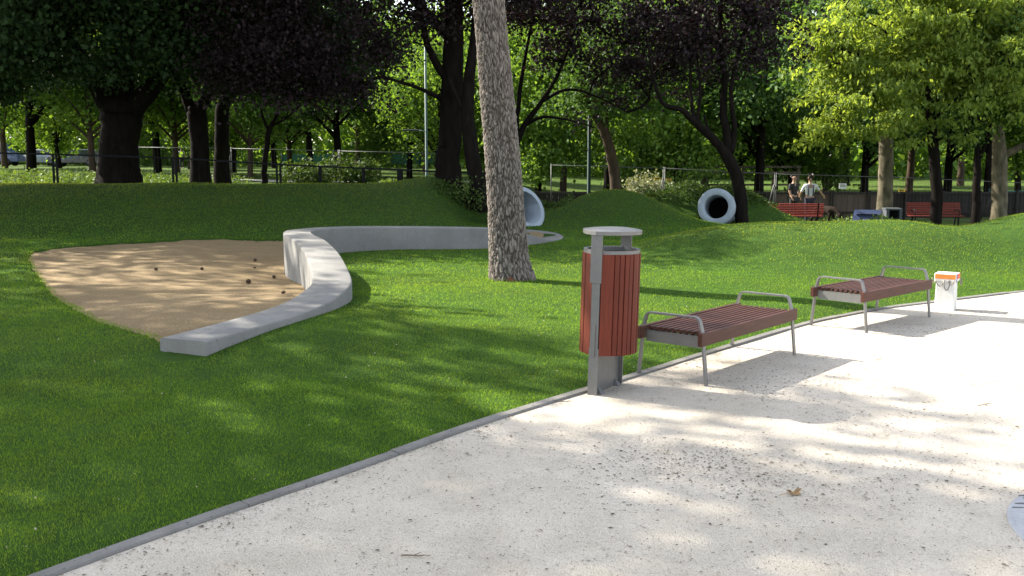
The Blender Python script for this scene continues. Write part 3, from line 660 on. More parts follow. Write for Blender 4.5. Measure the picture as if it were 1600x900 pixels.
# far wood closing the view
r = np.random.default_rng(41); n = 70000
ang = r.uniform(-.75, .75, n); Yf = r.uniform(108, 150, n); xf = ang * Yf
top = 15 + 4 * np.sin(ang * 23) + 3 * np.sin(ang * 61 + 1) + 2 * np.sin(ang * 140)
zf = top * r.random(n) ** 1.25 + H(xf, Yf)
gap = (np.sin(xf * .55) + np.sin(xf * .23 + Yf * .2) + r.normal(0, .5, n)) > -1.6
V, F = leaf_quads(np.stack([xf, Yf, zf], 1)[gap], 1.15, r, .2)
finish(link_mesh('far_woodland', np_mesh('far_woodland', V, F), M['plane']), 'far mass of green trees closing the view', 'woodland', kind='stuff')

# trees beyond the left edge of the view that shade the lawn and the path
shade = bg_tree('shade_tree', 51, 'deep', 'bark_dark', 16.0, 4.0, 6600, 7.5, 'tall leafy tree left of the view shading the lawn', 'trees left of the view', leaf=.24, trunk_r=.26)
for i, (x, y, s, rz) in enumerate([(-15.7, 13.2, 1.0, 0), (-12.3, 10.6, .95, 1.2), (-19.4, 17.0, .9, 2.5), (-20.0, 21.8, .9, 4.0), (-18.3, 9.3, 1.05, 5.0), (-26.0, 29.8, 1.0, .7)]):
    o = shade if i == 0 else copy_tree(shade)
    o.location = (x, y, Hs(x, y)); o.rotation_euler = (0, 0, rz); o.scale = (s, s, s)

# ------------------------------------------------------------------ the pine
def pine():
    base = Vector((0.0, 12.72, Hs(0, 12.72)))
    root = empty('pine_tree', base)
    ctr = [(0.0, -.35), (0.0, 0), (-.035, .25), (-.075, .9), (-.14, 1.8), (-.23, 2.8), (-.30, 3.6), (-.40, 5.2), (-.42, 7.5), (-.35, 10.5), (-.3, 12.5)]
    rad = [.36, .315, .262, .235, .222, .208, .196, .178, .15, .09, .03]
    cz = [c[1] for c in ctr]; nz = 740; na = 230
    zs = np.concatenate([np.linspace(-.35, 4.2, 660), np.linspace(4.25, 12.5, 80)])
    cxs = np.interp(zs, cz, [c[0] for c in ctr]); k = np.hanning(31); k /= k.sum()
    cxs = np.convolve(np.pad(cxs, 15, mode='edge'), k, 'valid'); rs = np.interp(zs, cz, rad); rs = np.convolve(np.pad(rs, 15, mode='edge'), k, 'valid')
    V = np.zeros((nz, na, 3)); bark = np.zeros((nz, na))
    for i in range(nz):
        z = zs[i]
        for j in range(na):
            a = 2 * math.pi * j / na
            p = Vector((math.cos(a) * 5.6, math.sin(a) * 5.6, z * 6.2))
            q = p + mnoise.noise_vector(p * 1.1) * .55
            if z < 4.3:
                dv = mnoise.voronoi(q * 1.35)[0]
                e = min(1.0, (dv[1] - dv[0]) * 2.6)
                f = mnoise.fractal(Vector((q.x * 5, q.y * 5, q.z * 2.6)), 1.0, 2.0, 3)
            else: e = .6; f = 0
            h = (e ** .6) * .014 + f * .013 + .010 * mnoise.noise(Vector((math.cos(a) * 1.3, math.sin(a) * 1.3, z * 1.1)))
            bark[i, j] = e * .7 + f * .3
            rr = rs[i] * (1 + .05 * math.sin(3 * a + .8) * math.exp(-max(z, 0) * 1.6)) + h - .016
            V[i, j] = (cxs[i] + math.cos(a) * rr, math.sin(a) * rr, z)
    idx = np.arange(nz * na).reshape(nz, na); nx = np.roll(idx, -1, 1)
    F = np.stack([idx[:-1], nx[:-1], nx[1:], idx[1:]], -1).reshape(-1, 4)
    me = np_mesh('trunk', V.reshape(-1, 3), F, True)
    at = me.attributes.new('plate', 'FLOAT', 'POINT'); at.data.foreach_set('value', bark.ravel().astype(np.float32))
    m, nt, bs = new_mat('pine_bark'); an = nt.nodes.new('ShaderNodeAttribute'); an.attribute_name = 'plate'
    col = ramp(nt, an.outputs['Fac'], [(0.0, (0.055, 0.046, 0.041)), (0.30, (0.125, 0.108, 0.097)), (0.72, (0.245, 0.216, 0.195))])
    nn = noise_tex(nt, 14, 5, .7, stretch=(1, 1, .4)); vv = ramp(nt, nn, [(.3, (.72, .70, .68)), (.7, (1.12, 1.1, 1.08))]); col = mixc(nt, 1.0, col, vv, 'MULTIPLY')
    nt.links.new(col, bs.inputs['Base Color']); bs.inputs['Roughness'].default_value = .92; bs.inputs['Specular IOR Level'].default_value = .1
    bump(nt, bs, noise_tex(nt, 60, 4, .7, stretch=(1, 1, .5)), .5, .006)
    link_mesh('trunk', me, m, root)
    # exposed reddish wood where bark has come off at the foot
    mb = MB(); pts = []
    for t in np.linspace(0, 1, 7):
        a = math.radians(-116 + 38 * t); rr = np.interp(.05, cz, rad) + .012
        pts.append((math.cos(a) * rr, math.sin(a) * rr))
    for i in range(6):
        (x0, y0), (x1, y1) = pts[i], pts[i + 1]; h0 = .02 + .045 * (1 + .4 * math.sin(i * 2.3)) * math.sin(math.pi * i / 6); h1 = .02 + .045 * (1 + .4 * math.sin((i + 1) * 2.3)) * math.sin(math.pi * (i + 1) / 6)
        mb.add([(x0, y0, .0), (x1, y1, .0), (x1 * .97, y1 * .97, h1), (x0 * .97, y0 * .97, h0), (x0 * .85, y0 * .85, 0), (x1 * .85, y1 * .85, 0), (x1 * .85, y1 * .85, h1), (x0 * .85, y0 * .85, h0)],
               [(0, 1, 2, 3), (3, 2, 6, 7), (0, 3, 7, 4), (1, 5, 6, 2)])
    finish(mb.build('bare_wood', simple('bare_red_wood', (.24, .09, .05), (.12, .05, .035), 30, .9, .8, 60, spec=.1), root), 'patch of reddish bare wood at the foot')
    r = np.random.default_rng(61)
    ells = [(-.4, 0, 9.5, 2.6, 2.6, 1.2), (-.2, 0, 11.2, 2.4, 2.4, 1.2), (.8, .4, 8.2, 1.6, 1.6, .6)]
    CL, L = crown_points(ells, 90, 9000, r, .32, .5)
    limbs = [[(-.4, 0, z, .06), (-.4 + math.cos(a) * 1, math.sin(a) * 1, z + .5, .04), (-.4 + math.cos(a) * 2, math.sin(a) * 2, z + .7, .02)] for z, a in ((7.6, .3), (8.4, 2.4), (8.9, 4.2), (9.8, 1.2), (10.4, 5.3))]
    link_mesh('limb', wood_mesh('limb', limbs, CL, r), M['bark_brown'], root)
    V, F = leaf_quads(L, .16, r, .1, 1.4)
    link_mesh('crown', np_mesh('crown', V, F), M['needle'], root)
    finish(root, 'tall pine with rugged grey bark leaning slightly, alone on the lawn', 'tree')
pine()

# ------------------------------------------------------------------ litter bin
def lens(a, b, n=15, p=1.9):
    """almond outline, long axis x; returns the two sides"""
    s = [(-a + 2 * a * t, b * (1 - abs(2 * t - 1) ** p) ** .68) for t in np.linspace(0, 1, n)]
    return s
def litter_bin():
    p = P(948, 606)
    root = empty('litter_bin', (p.x, p.y, 0), math.radians(60))
    A, B = .240, .196
    up = lens(A, B, 33); full = up + [(x, -y) for x, y in up[-2:0:-1]]
    def scaled(k, d=0): return [(x * k, y * k) for x, y in full]
    z0, z1 = .265, .955
    # inner steel carcass ring, liner and top rim
    mb = MB(); out = scaled(.985); inn = scaled(.86); n = len(out)
    V = [(x, y, z1 - .002) for x, y in out] + [(x, y, z1 + .022) for x, y in out] + [(x, y, z1 + .022) for x, y in inn] + [(x, y, z1 - .05) for x, y in inn]
    Fs = [(r_ * n + k, r_ * n + (k + 1) % n, (r_ + 1) * n + (k + 1) % n, (r_ + 1) * n + k) for r_ in range(3) for k in range(n)]
    mb.add(V, Fs, False).build('rim', M['steel'], root)
    mb = MB(); li = scaled(.855); V = [(x, y, z0 + .02) for x, y in li] + [(x, y, z1 - .01) for x, y in li]
    Fs = [(k, (k + 1) % n, n + (k + 1) % n, n + k) for k in range(n)] + [tuple(range(n))]
    mb.add(V, Fs, True).build('liner', M['liner'], root)
    # slats: one wide board next to each post, then narrow ones along the curve
    d = lens(A, B, 241); arc = np.concatenate([[0], np.cumsum(np.hypot(np.diff([q[0] for q in d]), np.diff([q[1] for q in d])))]); T = arc[-1]
    def at(s): return np.array([np.interp(s, arc, [q[0] for q in d]), np.interp(s, arc, [q[1] for q in d])])
    wide = .085; s0 = .035; nn = 11
    edges = [(s0, s0 + wide)]
    span = T - 2 * (s0 + wide); pitch = span / nn
    for k in range(nn): edges.append((s0 + wide + k * pitch + .004, s0 + wide + (k + 1) * pitch - .001))
    edges.append((T - s0 - wide + .004, T - s0))
    for side in (-1, 1):
        for i, (sa, sb) in enumerate(edges):
            a, b_ = at(sa), at(sb); c = (a + b_) / 2; t = b_ - a; L = np.linalg.norm(t); ang = math.atan2(t[1] * side, t[0])
            nrm = np.array([-t[1], t[0]]) / L
            off = (0.002 if i % 2 else -0.001)
            cc = c + nrm * (-.006 + off)
            # board built along local X (grain), then stood up
            o = MB().box((0, 0, 0), (z1 - z0 - .004, L, .017)).build('slat', M['bin_wood'], root, .0025)
            Mx = Matrix.Translation((cc[0], cc[1] * side, (z0 + z1) / 2)) @ Matrix.Rotation(ang, 4, 'Z') @ Matrix(((0, 1, 0, 0), (0, 0, 1, 0), (1, 0, 0, 0), (0, 0, 0, 1)))
            o.matrix_local = Mx
    # posts at both pointed ends, carrying the lid
    for sgn in (-1, 1):
        x = sgn * (A - .004)
        MB().box((x, 0, (.20 + z1) / 2), (.012, .058, z1 - .20)).build('post', M['steel'], root, .002)
        MB().box((x + sgn * .009, 0, .925), (.008, .082, .33)).build('lid_arm', M['steel'], root, .002)
        MB().box((x + sgn * .010, 0, .37), (.010, .020, .22)).build('lock_bar', M['steel'], root, .003)
    # foot: folded plate
    mb = MB(); mb.box((-.025, 0, .15), (.42, .012, .33)); mb.box((-.235, 0, .15), (.012, .070, .33)); mb.box((.185, 0, .15), (.012, .070, .33))
    mb.build('foot_plate', M['steel'], root, .002)
    for x, y in ((-.17, -.045), (.12, -.045), (-.17, .045), (.12, .045)):
        mb = MB(); mb.add([(x - .03, y * .1, 0.0), (x + .03, y * .1, 0), (x + .03, y * 1.1, 0), (x - .03, y * 1.1, 0), (x - .004, y * .1, .05), (x + .004, y * .1, .05)],
                          [(0, 1, 2, 3), (0, 4, 5, 1), (1, 5, 2), (2, 5, 4, 3), (3, 4, 0)]).build('gusset', M['steel'], root)
    # lid: thick almond plate, faintly domed
    lf = lens(.268, .206, 29, 1.6); lf = lf + [(x, -y) for x, y in lf[-2:0:-1]]
    mb = MB().prism(lf, 1.083, 1.108); n = len(lf)
    mb.f.pop(1); mb.sm.pop(1)
    V = [(x, y, 1.108) for x, y in lf] + [(x * .6, y * .6, 1.119) for x, y in lf] + [(0, 0, 1.122)]
    mb.add(V, [(k, (k + 1) % n, n + (k + 1) % n, n + k) for k in range(n)] + [(n + k, n + (k + 1) % n, 2 * n) for k in range(n)], True)
    mb.build('lid', M['steel'], root)
    root.rotation_euler = (Matrix.Rotation(math.radians(1.4), 3, 'Y') @ Matrix.Rotation(math.radians(60), 3, 'Z')).to_euler()
    finish(root, 'red wooden slatted litter bin with grey steel lid and foot, at the path edge', 'litter bin')
litter_bin()

# ------------------------------------------------------------------ backless benches with arm rails
def path_bench(feet, label):
    A, B, C, D = [P(*q) for q in feet]       # near-left, near-right, far-right, far-left foot
    ctr = (A + B + C + D) / 4
    ax = ((C - B) + (D - A)) / 2; ang = math.atan2(ax.y, ax.x)
    L = ax.length; fw = ((A - B).length + (C - D).length) / 2
    root = empty('path_bench', (ctr.x, ctr.y, 0), ang)
    sh, arm = .372, .478; hw = fw / 2; tw = hw - .045; fasc = .092
    sw = tw + .012
    # slats along x
    n = 9; inner = sw - .028; pitch = 2 * inner / n
    smesh = MB().box((0, 0, 0), (L - .03, pitch - .021, .026)).mesh('slat')
    for k in range(n):
        o = link_mesh('slat', smesh, M['bench_wood'], root); o.location = (0, -inner + pitch * (k + .5), sh - .013)
        m = o.modifiers.new('bevel', 'BEVEL'); m.width = .003; m.segments = 2
    for s in (-1, 1):
        MB().box((0, s * (sw + .004), sh - fasc / 2 + .003), (L + .11, .034, fasc)).build('fascia_board', M['bench_wood'], root, .003)
    for s in (-1, 1):
        x = s * L / 2
        # one bent flat bar: foot, leg, arm rail, leg, foot
        pts = [(-hw, .0), (-tw - .006, sh), (-tw + .012, arm - .045)]
        for a in np.linspace(0, math.pi / 2, 6): pts.append((-tw + .012 + .045 * (1 - math.cos(a)), arm - .045 + .045 * math.sin(a)))
        pts += [(-y, z) for y, z in pts[::-1]]
        pts = np.array(pts); T = np.gradient(pts, axis=0); T /= np.linalg.norm(T, axis=1)[:, None]; Nn = np.stack([-T[:, 1], T[:, 0]], 1)
        t = .0065; wd = .019; V = []
        for q, nn in zip(pts, Nn):
            for dx, dn in ((-wd, -t), (wd, -t), (wd, t), (-wd, t)): V.append((x + dx, q[0] + nn[0] * dn, q[1] + nn[1] * dn))
        m_ = len(pts); Fs = [(i * 4 + k, (i + 1) * 4 + k, (i + 1) * 4 + (k + 1) % 4, i * 4 + (k + 1) % 4) for i in range(m_ - 1) for k in range(4)]
        Fs += [(0, 1, 2, 3), ((m_ - 1) * 4 + 3, (m_ - 1) * 4 + 2, (m_ - 1) * 4 + 1, (m_ - 1) * 4)]
        MB().add(V, Fs).build('arm_frame', M['steel'], root, .0015)
        mb = MB().box((x - s * .004, 0, sh - .036 - .037), (.008, 2 * tw - .03, .074)); mb.box((x - s * .025, 0, sh - .032), (.05, 2 * tw - .03, .006))
        mb.build('cross_plate', M['steel'], root)
    MB().box((0, 0, sh - .05), (.05, 2 * sw - .04, .03)).build('cross_bar', M['steel'], root)
    finish(root, label, 'bench', 'backless benches along the path')
path_bench([(993, 586), (1108, 602), (1243, 553), (1141, 543)], 'backless brown slatted bench with grey arm rails, next to the litter bin')
path_bench([(1266.6, 507.6), (1354.5, 520.4), (1450, 495.4), (1370.7, 485.8)], 'backless brown slatted bench with grey arm rails, beside the white post')

# ------------------------------------------------------------------ white post with orange topped head
def white_post():
    p = P(1477, 483); root = empty('white_post', (p.x, p.y, 0), math.radians(-33))
    mb = MB(); s0, s1 = .098, .090
    V = [(x * s, y * s, z) for z, s in ((-.1, s0), (.31, s1)) for x, y in ((-1, -1), (1, -1), (1, 1), (-1, 1))]
    mb.add(V, [(3, 2, 1, 0), (4, 5, 6, 7), (0, 1, 5, 4), (1, 2, 6, 5), (2, 3, 7, 6), (3, 0, 4, 7)]).build('shaft', M['white_post'], root, .006)
    hm, nt, b_ = new_mat('white_head_paint'); b_.inputs['Base Color'].default_value = (.78, .76, .72, 1); b_.inputs['Roughness'].default_value = .5
    MB().box((0, 0, .345), (.215, .215, .085)).build('head', hm, root, .006)
    om = simple('orange_tape', (.85, .26, .03), (.62, .22, .05), 22, .5); rm = simple('red_tape', (.75, .10, .03), (.58, .09, .04), 22, .5); pm = simple('purple_tape', (.12, .10, .30), None, 20, .5)
    MB().box((0, -.1095, .357), (.20, .005, .050)).build('orange_band', om, root)
    MB().box((.1095, .015, .357), (.005, .17, .050)).build('red_band', rm, root)
    MB().box((.1095, -.088, .345), (.006, .026, .086)).build('purple_strip', pm, root)
    lm = simple('dull_wire', (.30, .28, .25), (.16, .14, .12), 30, .5, metal=.6)
    def loop(c, w, h, ax):
        pts = []
        for a in np.linspace(0, math.pi, 9):
            q = Vector((math.cos(a) * w, 0, -math.sin(a) * h)); q = Matrix.Rotation(ax, 3, 'Z') @ q; pts.append(Vector(c) + q)
        MB().tube(pts, .0055, 6).build('wire_loop', lm, root)
    loop((-.05, -.118, .325), .035, .07, .0); loop((.02, -.120, .315), .030, .10, .25); loop((.06, -.118, .325), .028, .05, -.1)
    loop((-.125, -.02, .335), .035, .06, 1.2); loop((.13, .06, .335), .04, .07, 1.5)
    finish(root, 'short white post with orange taped head and wire loops beside the path', 'post')
white_post()

# ------------------------------------------------------------------ round paved disc at the right edge
def paved_disc():
    root = empty('drain_cover', (2.95, 3.95, 0))
    n = 96; R = .80
    cm = concrete('pale_blue_concrete', (.40, .41, .43), (.32, .33, .35), .3); dm = simple('dark_slot', (.15, .14, .15), (.08, .075, .08), 20, .9)
    mb = MB()
    V = []; prof = [(R, -.05), (R, .004), (R - .008, .008), (R - .09, .008), (0.001, .008)]
    for rr, z in prof: V += [(math.cos(2 * math.pi * k / n) * rr, math.sin(2 * math.pi * k / n) * rr, z) for k in range(n)]
    mb.add(V, [(i * n + k, i * n + (k + 1) % n, (i + 1) * n + (k + 1) % n, (i + 1) * n + k) for i in range(4) for k in range(n)])
    mb.build('plate', cm, root)
    r = np.random.default_rng(5)
    for k in range(280):
        a = r.uniform(0, 2 * math.pi); rr = math.sqrt(r.random()) * (R - .035); L = r.uniform(.025, .06); W = r.uniform(.006, .013); rot = r.normal(-.08, .12)
        pl = [(math.cos(t) * L * (1 + .2 * r.normal()) , math.sin(t) * W) for t in np.linspace(0, 2 * math.pi, 9)[:-1]]
        o = MB().prism(pl, .004, .0095).build('slot', dm, root); o.location = (math.cos(a) * rr, math.sin(a) * rr, 0); o.rotation_euler = (0, 0, rot)
    finish(root, 'round pale disc with dark slots set in the path at the right edge', 'drain cover')
paved_disc()

# ------------------------------------------------------------------ concrete pipes
def pipe(name, loc, nrm, R, t, L, label, shear=None):
    root = empty(name, loc); nrm = Vector(nrm).normalized()
    q = nrm.to_track_quat('Z', 'Y').to_matrix()
    n = 56; V = []
    ax = shear.normalized() if shear is not None else nrm
    for rr, d in ((R, -L), (R, -.012), (R - .012, 0), (R - t + .012, 0), (R - t, -.012), (R - t, -L)):
        for k in range(n):
            a = 2 * math.pi * k / n; V.append(q @ Vector((math.cos(a) * rr, math.sin(a) * rr, 0)) + ax * d)
    Fs = [(i * n + k, i * n + (k + 1) % n, (i + 1) * n + (k + 1) % n, (i + 1) * n + k) for i in range(5) for k in range(n)]
    o = MB().add(V, Fs, True).build('ring', M['pipe'], root); m = o.modifiers.new('es', 'EDGE_SPLIT'); m.split_angle = math.radians(50)
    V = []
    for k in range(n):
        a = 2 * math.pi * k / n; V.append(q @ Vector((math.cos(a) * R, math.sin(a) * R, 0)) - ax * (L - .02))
    MB().add(V, [tuple(range(n))]).build('shade_plug', M['bark_dark'], root)  # dark disc stands in for the shade deep inside the bore
    finish(root, label, 'pipe', 'concrete tunnel pipes in the mounds')
p = PY(1119, 323, 26.3)
pipe('concrete_pipe', p, (-.28, -.93, .10), .487, .175, 1.25, 'round grey concrete pipe end facing the lawn, at the foot of the slanting purple tree')
p = PY(825, 324, 23.0)
pipe('concrete_pipe', p, (.62, -.62, .42), .52, .115, .72, 'slanted grey concrete pipe mouth half hidden behind the pine trunk', Vector((.62, -.7, .1)))

# ------------------------------------------------------------------ path litter, cones, leaf
def litter():
    r = np.random.default_rng(71); n = 120000
    x = r.uniform(-2.5, 6.0, n); y = r.uniform(3.0, 10.5, n)
    f = np.array([mnoise.fractal(Vector((a * .9, b * .9, 3.3)), 1.0, 2.0, 4) for a, b in zip(x, y)])
    f2 = np.exp(-(((x - .95) / .35) ** 2 + ((y - 5.15) / .22) ** 2)) * 1.1 + np.exp(-(((x - 1.6) / .9) ** 2 + ((y - 4.8) / .35) ** 2)) * .5
    k = (y < g(x) - .08) & (r.random(n) < np.clip(.11 + .6 * np.maximum(f, 0) + f2 + .5 * np.exp(-np.abs(g(x) - y - .12) / .05), 0, 1)) & (np.abs(x) < .56 * y + .6)
    x, y = x[k], y[k]; n = len(x)
    a = r.uniform(0, 6.28, n); L = r.gamma(2.2, .0016, n) + .0036; w = L * r.uniform(.2, .55, n)
    dx, dy = np.cos(a), np.sin(a); z = np.full(n, .0025) + r.random(n) * .003; h = L * r.uniform(.1, .35, n)
    V = np.stack([np.stack([x - dx * L, y - dy * L, z], 1), np.stack([x - dy * w, y + dx * w, z + h], 1), np.stack([x + dx * L, y + dy * L, z + h * .3], 1), np.stack([x + dy * w, y - dx * w, z + .001], 1)], 1).reshape(-1, 3)
    me = np_mesh('leaf_litter', V, np.arange(n * 4).reshape(n, 4))
    finish(link_mesh('leaf_litter', me, leaf_mat('litter_brown', (.04, .032, .025), (.17, .135, .10), .05, (1, .9, .7))), 'tiny dry brown litter strewn over the path', 'litter', kind='stuff')
litter()
def lawn_bits():
    r = np.random.default_rng(77); n = 380; y = r.uniform(3.6, 16, n); x = r.uniform(-.56, .56, n) * y
    k = (y > g(x) + .1) & ~in_poly(x, y, SAND) & (poly_dist(x, y, WALL2D, False) > .3); x, y = x[k], y[k]; n = len(x)
    V, F = leaf_quads(np.stack([x, y, H(x, y) + .018], 1), .013 * r.uniform(.5, 1.4, (n, 1)).mean() + .004, r, .0, .8)
    finish(link_mesh('fallen_petals', np_mesh('fallen_petals', V, F), leaf_mat('petal_pale', (.22, .19, .10), (.55, .53, .42), .3, (1, 1, .8))), 'tiny pale petals and dry bits on the lawn', 'petals', kind='stuff')
lawn_bits()
def pine_cone(px, py, s, label):
    q = P(px, py, 0); z = float(sand_z(q.x, q.y)); q = P(px, py, z)
    root_z = float(sand_z(q.x, q.y))
    mb = MB(); r = random.Random(px)
    for k in range(34):
        t = k / 33; a = k * 2.4; rr = .026 * math.sin(math.pi * (.12 + .8 * t)) ; zz = .07 * t
        c = Vector((math.cos(a) * rr, math.sin(a) * rr, zz)); o = Vector((math.cos(a), math.sin(a), -.25)) * .014; u = Vector((-math.sin(a), math.cos(a), 0)) * .008
        mb.add([c - u * .6, c + u * .6, c + o + u, c + o - u, c + o * 1.2 + Vector((0, 0, .005))], [(0, 1, 2, 3), (3, 2, 4), (0, 3, 4), (1, 4, 2), (0, 4, 1)])
    mb.tube([(0, 0, 0), (0, 0, .035), (0, 0, .07)], [.012, .024, .006], 8)
    o = mb.build('pine_cone', M['cone']); o.location = (q.x, q.y, root_z + .03 * s); o.scale = (s, s, s); o.rotation_euler = (1.4 + r.uniform(-.2, .2), r.uniform(-.2, .2), r.uniform(0, 6.28))
    finish(o, label, 'pine cone', 'pine cones lying on the sand')
M['cone'] = simple('cone_brown', (.075, .042, .022), (.04, .022, .012), 30, .8)
pine_cone(389, 441, 0.85, 'largest dark pine cone on the sand, nearest of the four by the wall')
pine_cone(246, 424, 0.68, 'dark pine cone alone in the middle of the sand')
pine_cone(316, 425, 0.61, 'dark pine cone on the sand, second from the left')
pine_cone(399, 410, 0.68, 'dark pine cone on the sand farthest from the camera, near the tall wall face')
pine_cone(400, 424, 0.54, 'small pine cone on the sand between the farthest cone and the largest one')
pine_cone(426, 433, 0.68, 'dark pine cone lying close to the wall face')
pine_cone(440, 463, 0.68, 'brown pine cone in front of the wall bend, nearest to the camera')
def dead_leaf():
    q = P(1241, 773); V = []; n = 12
    for k in range(n):
        a = 2 * math.pi * k / n; rr = .034 * (1 + .35 * math.cos(5 * a)); V.append((math.cos(a) * rr, math.sin(a) * rr * .8, .012 + .012 * math.cos(a * 2) + .006 * math.sin(a * 3)))
    V.append((0, 0, .004)); mb = MB().add(V, [(k, (k + 1) % n, n) for k in range(n)]); mb.tube([(-.03, 0, .012), (-.06, .006, .008), (-.085, .002, .006)], .0016, 5)
    o = mb.build('dead_leaf', simple('dead_leaf_brown', (.30, .19, .08), (.2, .12, .05), 40, .7)); o.location = (q.x, q.y, .002); o.rotation_euler = (0, 0, .4)
    finish(o, 'single curled brown leaf lying on the gravel path', 'leaf')
dead_leaf()
def twig(px, py, ln, rz, label):
    q = P(px, py); r = random.Random(px); pts = [(-ln / 2 + ln * t / 5, r.uniform(-.006, .006), .006 + r.uniform(0, .004)) for t in range(6)]
    mb = MB().tube(pts, [.003, .0035, .003, .003, .002, .001], 5); mb.tube([pts[2], (pts[2][0] + .03, .025, .012)], [.002, .001], 5)
    o = mb.build('twig', simple('twig_brown', (.20, .15, .10), None, 20, .9)); o.location = (q.x, q.y, 0); o.rotation_euler = (0, 0, rz); finish(o, label, 'twig', 'twigs on the path')
twig(650, 871, .12, -.05, 'thin twig on the path near the bottom centre')
twig(1540, 633, .16, .4, 'thin twig on the path at the right, level with the near bench legs')
twig(888, 629, .12, .1, 'thin twig on the path just left of the litter bin foot')

# ------------------------------------------------------------------ low plants and shrubs
def leaf_patch(name, n, fx, fy, hgt, size, mat, label, cat, seed, mask=None, kind='stuff', tall=None):
    r = np.random.default_rng(seed); x = r.uniform(*fx, n); y = r.uniform(*fy, n)
    if mask is not None: k = mask(x, y, r); x, y = x[k], y[k]
    hh = hgt * (.45 + .55 * np.sin(x * 1.7 + 1) * np.sin(y * 1.3) ** 2 + .3 * np.sin(x * 4.1)) ; hh = np.clip(hh, hgt * .15, None)
    z = H(x, y) + hh * r.random(len(x))
    V, F = leaf_quads(np.stack([x, y, z], 1), size, r, -.3)
    finish(link_mesh(name, np_mesh(name, V, F), M[mat]), label, cat, kind=kind)
leaf_patch('ivy_cover', 9000, (-21, -10.8), (29.5, 42), .36, .12, 'ivy', 'low sunlit leafy ground cover behind the black fence at the left', 'ground cover', 81)
leaf_patch('scrub_cover', 22000, (2.9, 9.5), (26.6, 31.5), .40, .085, 'scrub', 'dark scrubby plants over the slope around the right hand pipe', 'ground cover', 82,
           lambda x, y, r: ((((x - 5.4) / 2.2) ** 2 + ((y - 29.2) / 1.7) ** 2) < r.uniform(.5, 1.2, len(x))) & ~((np.abs(x - 5.5 - (27 - y) * -.3) < .66) & (y < 27.6)) & (np.hypot(x - 6.2, y - 26.6) > .8))
leaf_patch('slope_cover', 9000, (-2.0, 1.6), (23.6, 28), .35, .08, 'scrub', 'dark scrub on the shady slope around the slanted pipe', 'ground cover', 83, lambda x, y, r: (poly_dist(x, y, np.array([(-1.6, 25), (-.4, 26.2), (1.2, 26.4)]), False) < r.uniform(.3, 1.0, len(x))))
leaf_patch('weeds', 5000, (8.6, 12.6), (29.5, 35), .38, .09, 'ivy', 'pale weeds growing around the red bench and blue ramp', 'weeds', 84)
leaf_patch('meadow_strip', 7000, (-4.6, -1.6), (31, 36), .5, .11, 'ivy', 'tall bright grass behind the black fence near the pale lamp post', 'meadow grass', 85)
def shrub(name, px, Y, r_, h, n, size, mat, label, seed, dz=0):
    b = place(px, Y); r = np.random.default_rng(seed); root = empty(name, b)
    CL, L = crown_points([(0, 0, h * .5, r_, r_, h * .5), (r_ * .5, 0, h * .4, r_ * .6, r_ * .6, h * .4)], 50, n, r, .12 * h)
    limbs = [[(0, 0, -.1, .02), (math.cos(a) * .1, math.sin(a) * .1, h * .3, .015), (math.cos(a) * r_ * .6, math.sin(a) * r_ * .6, h * .75, .006)] for a in (0, 1.3, 2.6, 3.9, 5.2)]
    link_mesh('stem', wood_mesh('stem', limbs, CL, r, 6, .004, .003), M['bark_dark'], root)
    V, F = leaf_quads(L, size, r, .2); link_mesh('foliage', np_mesh('foliage', V, F), M[mat], root); finish(root, label, 'shrub')
shrub('silver_shrub', 1002, 38, 1.05, 1.7, 5000, .11, 'silver', 'rounded silvery shrub behind the middle mound', 91)
shrub('twiggy_shrub', 733, 24.6, .42, .85, 500, .07, 'ivy', 'small sparse lit shrub between the two dark trunks left of the pine', 92)
shrub('leafy_shrub', 545, 34, 1.1, 1.15, 3600, .11, 'scrub', 'dark leafy shrub behind the black fence left of the orange post', 93)
shrub('leafy_shrub', 470, 33, .8, 1.05, 2000, .11, 'scrub', 'bushy green shrub behind the black fence, right of the thin young tree', 94)

# ------------------------------------------------------------------ fences
def black_fence():
    """low black bar fence along the back of the bank; one panel per bay"""
    posts = [(-60, 27.6), (85, 27.7), (272, 27.9), (435, 28.1), (500, 28.2), (568, 28.3), (625, 28.4), (700, 28.5), (810, 28.6)]
    tops = {-60: 238, 85: 241, 272: 247, 435: 257, 500: 260, 568: 263, 625: 265, 700: 269, 810: 273}
    root = empty('bar_fence', (-7, 28, .5)); P3 = []
    for px, Y in posts:
        t = PY(px, tops[px], Y); P3.append(t)
    for i, t in enumerate(P3):
        zb = Hs(t.x, t.y) - .1
        offs = (-.05, .05) if i in (1, 2, 3) else (0,)
        for o_ in offs:
            wd = .05 if i < 4 else (.09 if i != 6 else .17)
            o = MB().box((t.x + o_ + 7, t.y - 28, (t.z + zb) / 2 - .5), (wd, .05, t.z - zb)).build('post', M['black'], root)
    for a, b_ in zip(P3[:-1], P3[1:]):
        s = Vector((7, -28, -.5)); MB().bar(a + s, b_ + s, .04, .045).build('top_rail', M['black'], root)
        za, zb = Hs(a.x, a.y) + .12, Hs(b_.x, b_.y) + .12
        MB().bar(Vector((a.x, a.y, za)) + s, Vector((b_.x, b_.y, zb)) + s, .03, .03).build('bottom_rail', M['black'], root)
        mb = MB(); L = b_.x - a.x; n = int(L / .16)
        for k in range(1, n):
            t = k / n; x = a.x + (b_.x - a.x) * t; y = a.y + (b_.y - a.y) * t; z1 = a.z + (b_.z - a.z) * t; z0 = za + (zb - za) * t
            mb.tube([Vector((x, y, z0)) + s, Vector((x, y, z1)) + s], .0022, 4, cap=False)
        o = mb.build('wire_mesh', M['black'], root); o['kind'] = 'stuff'
    finish(root, 'low black bar fence running along the top of the left bank', 'fence')
black_fence()

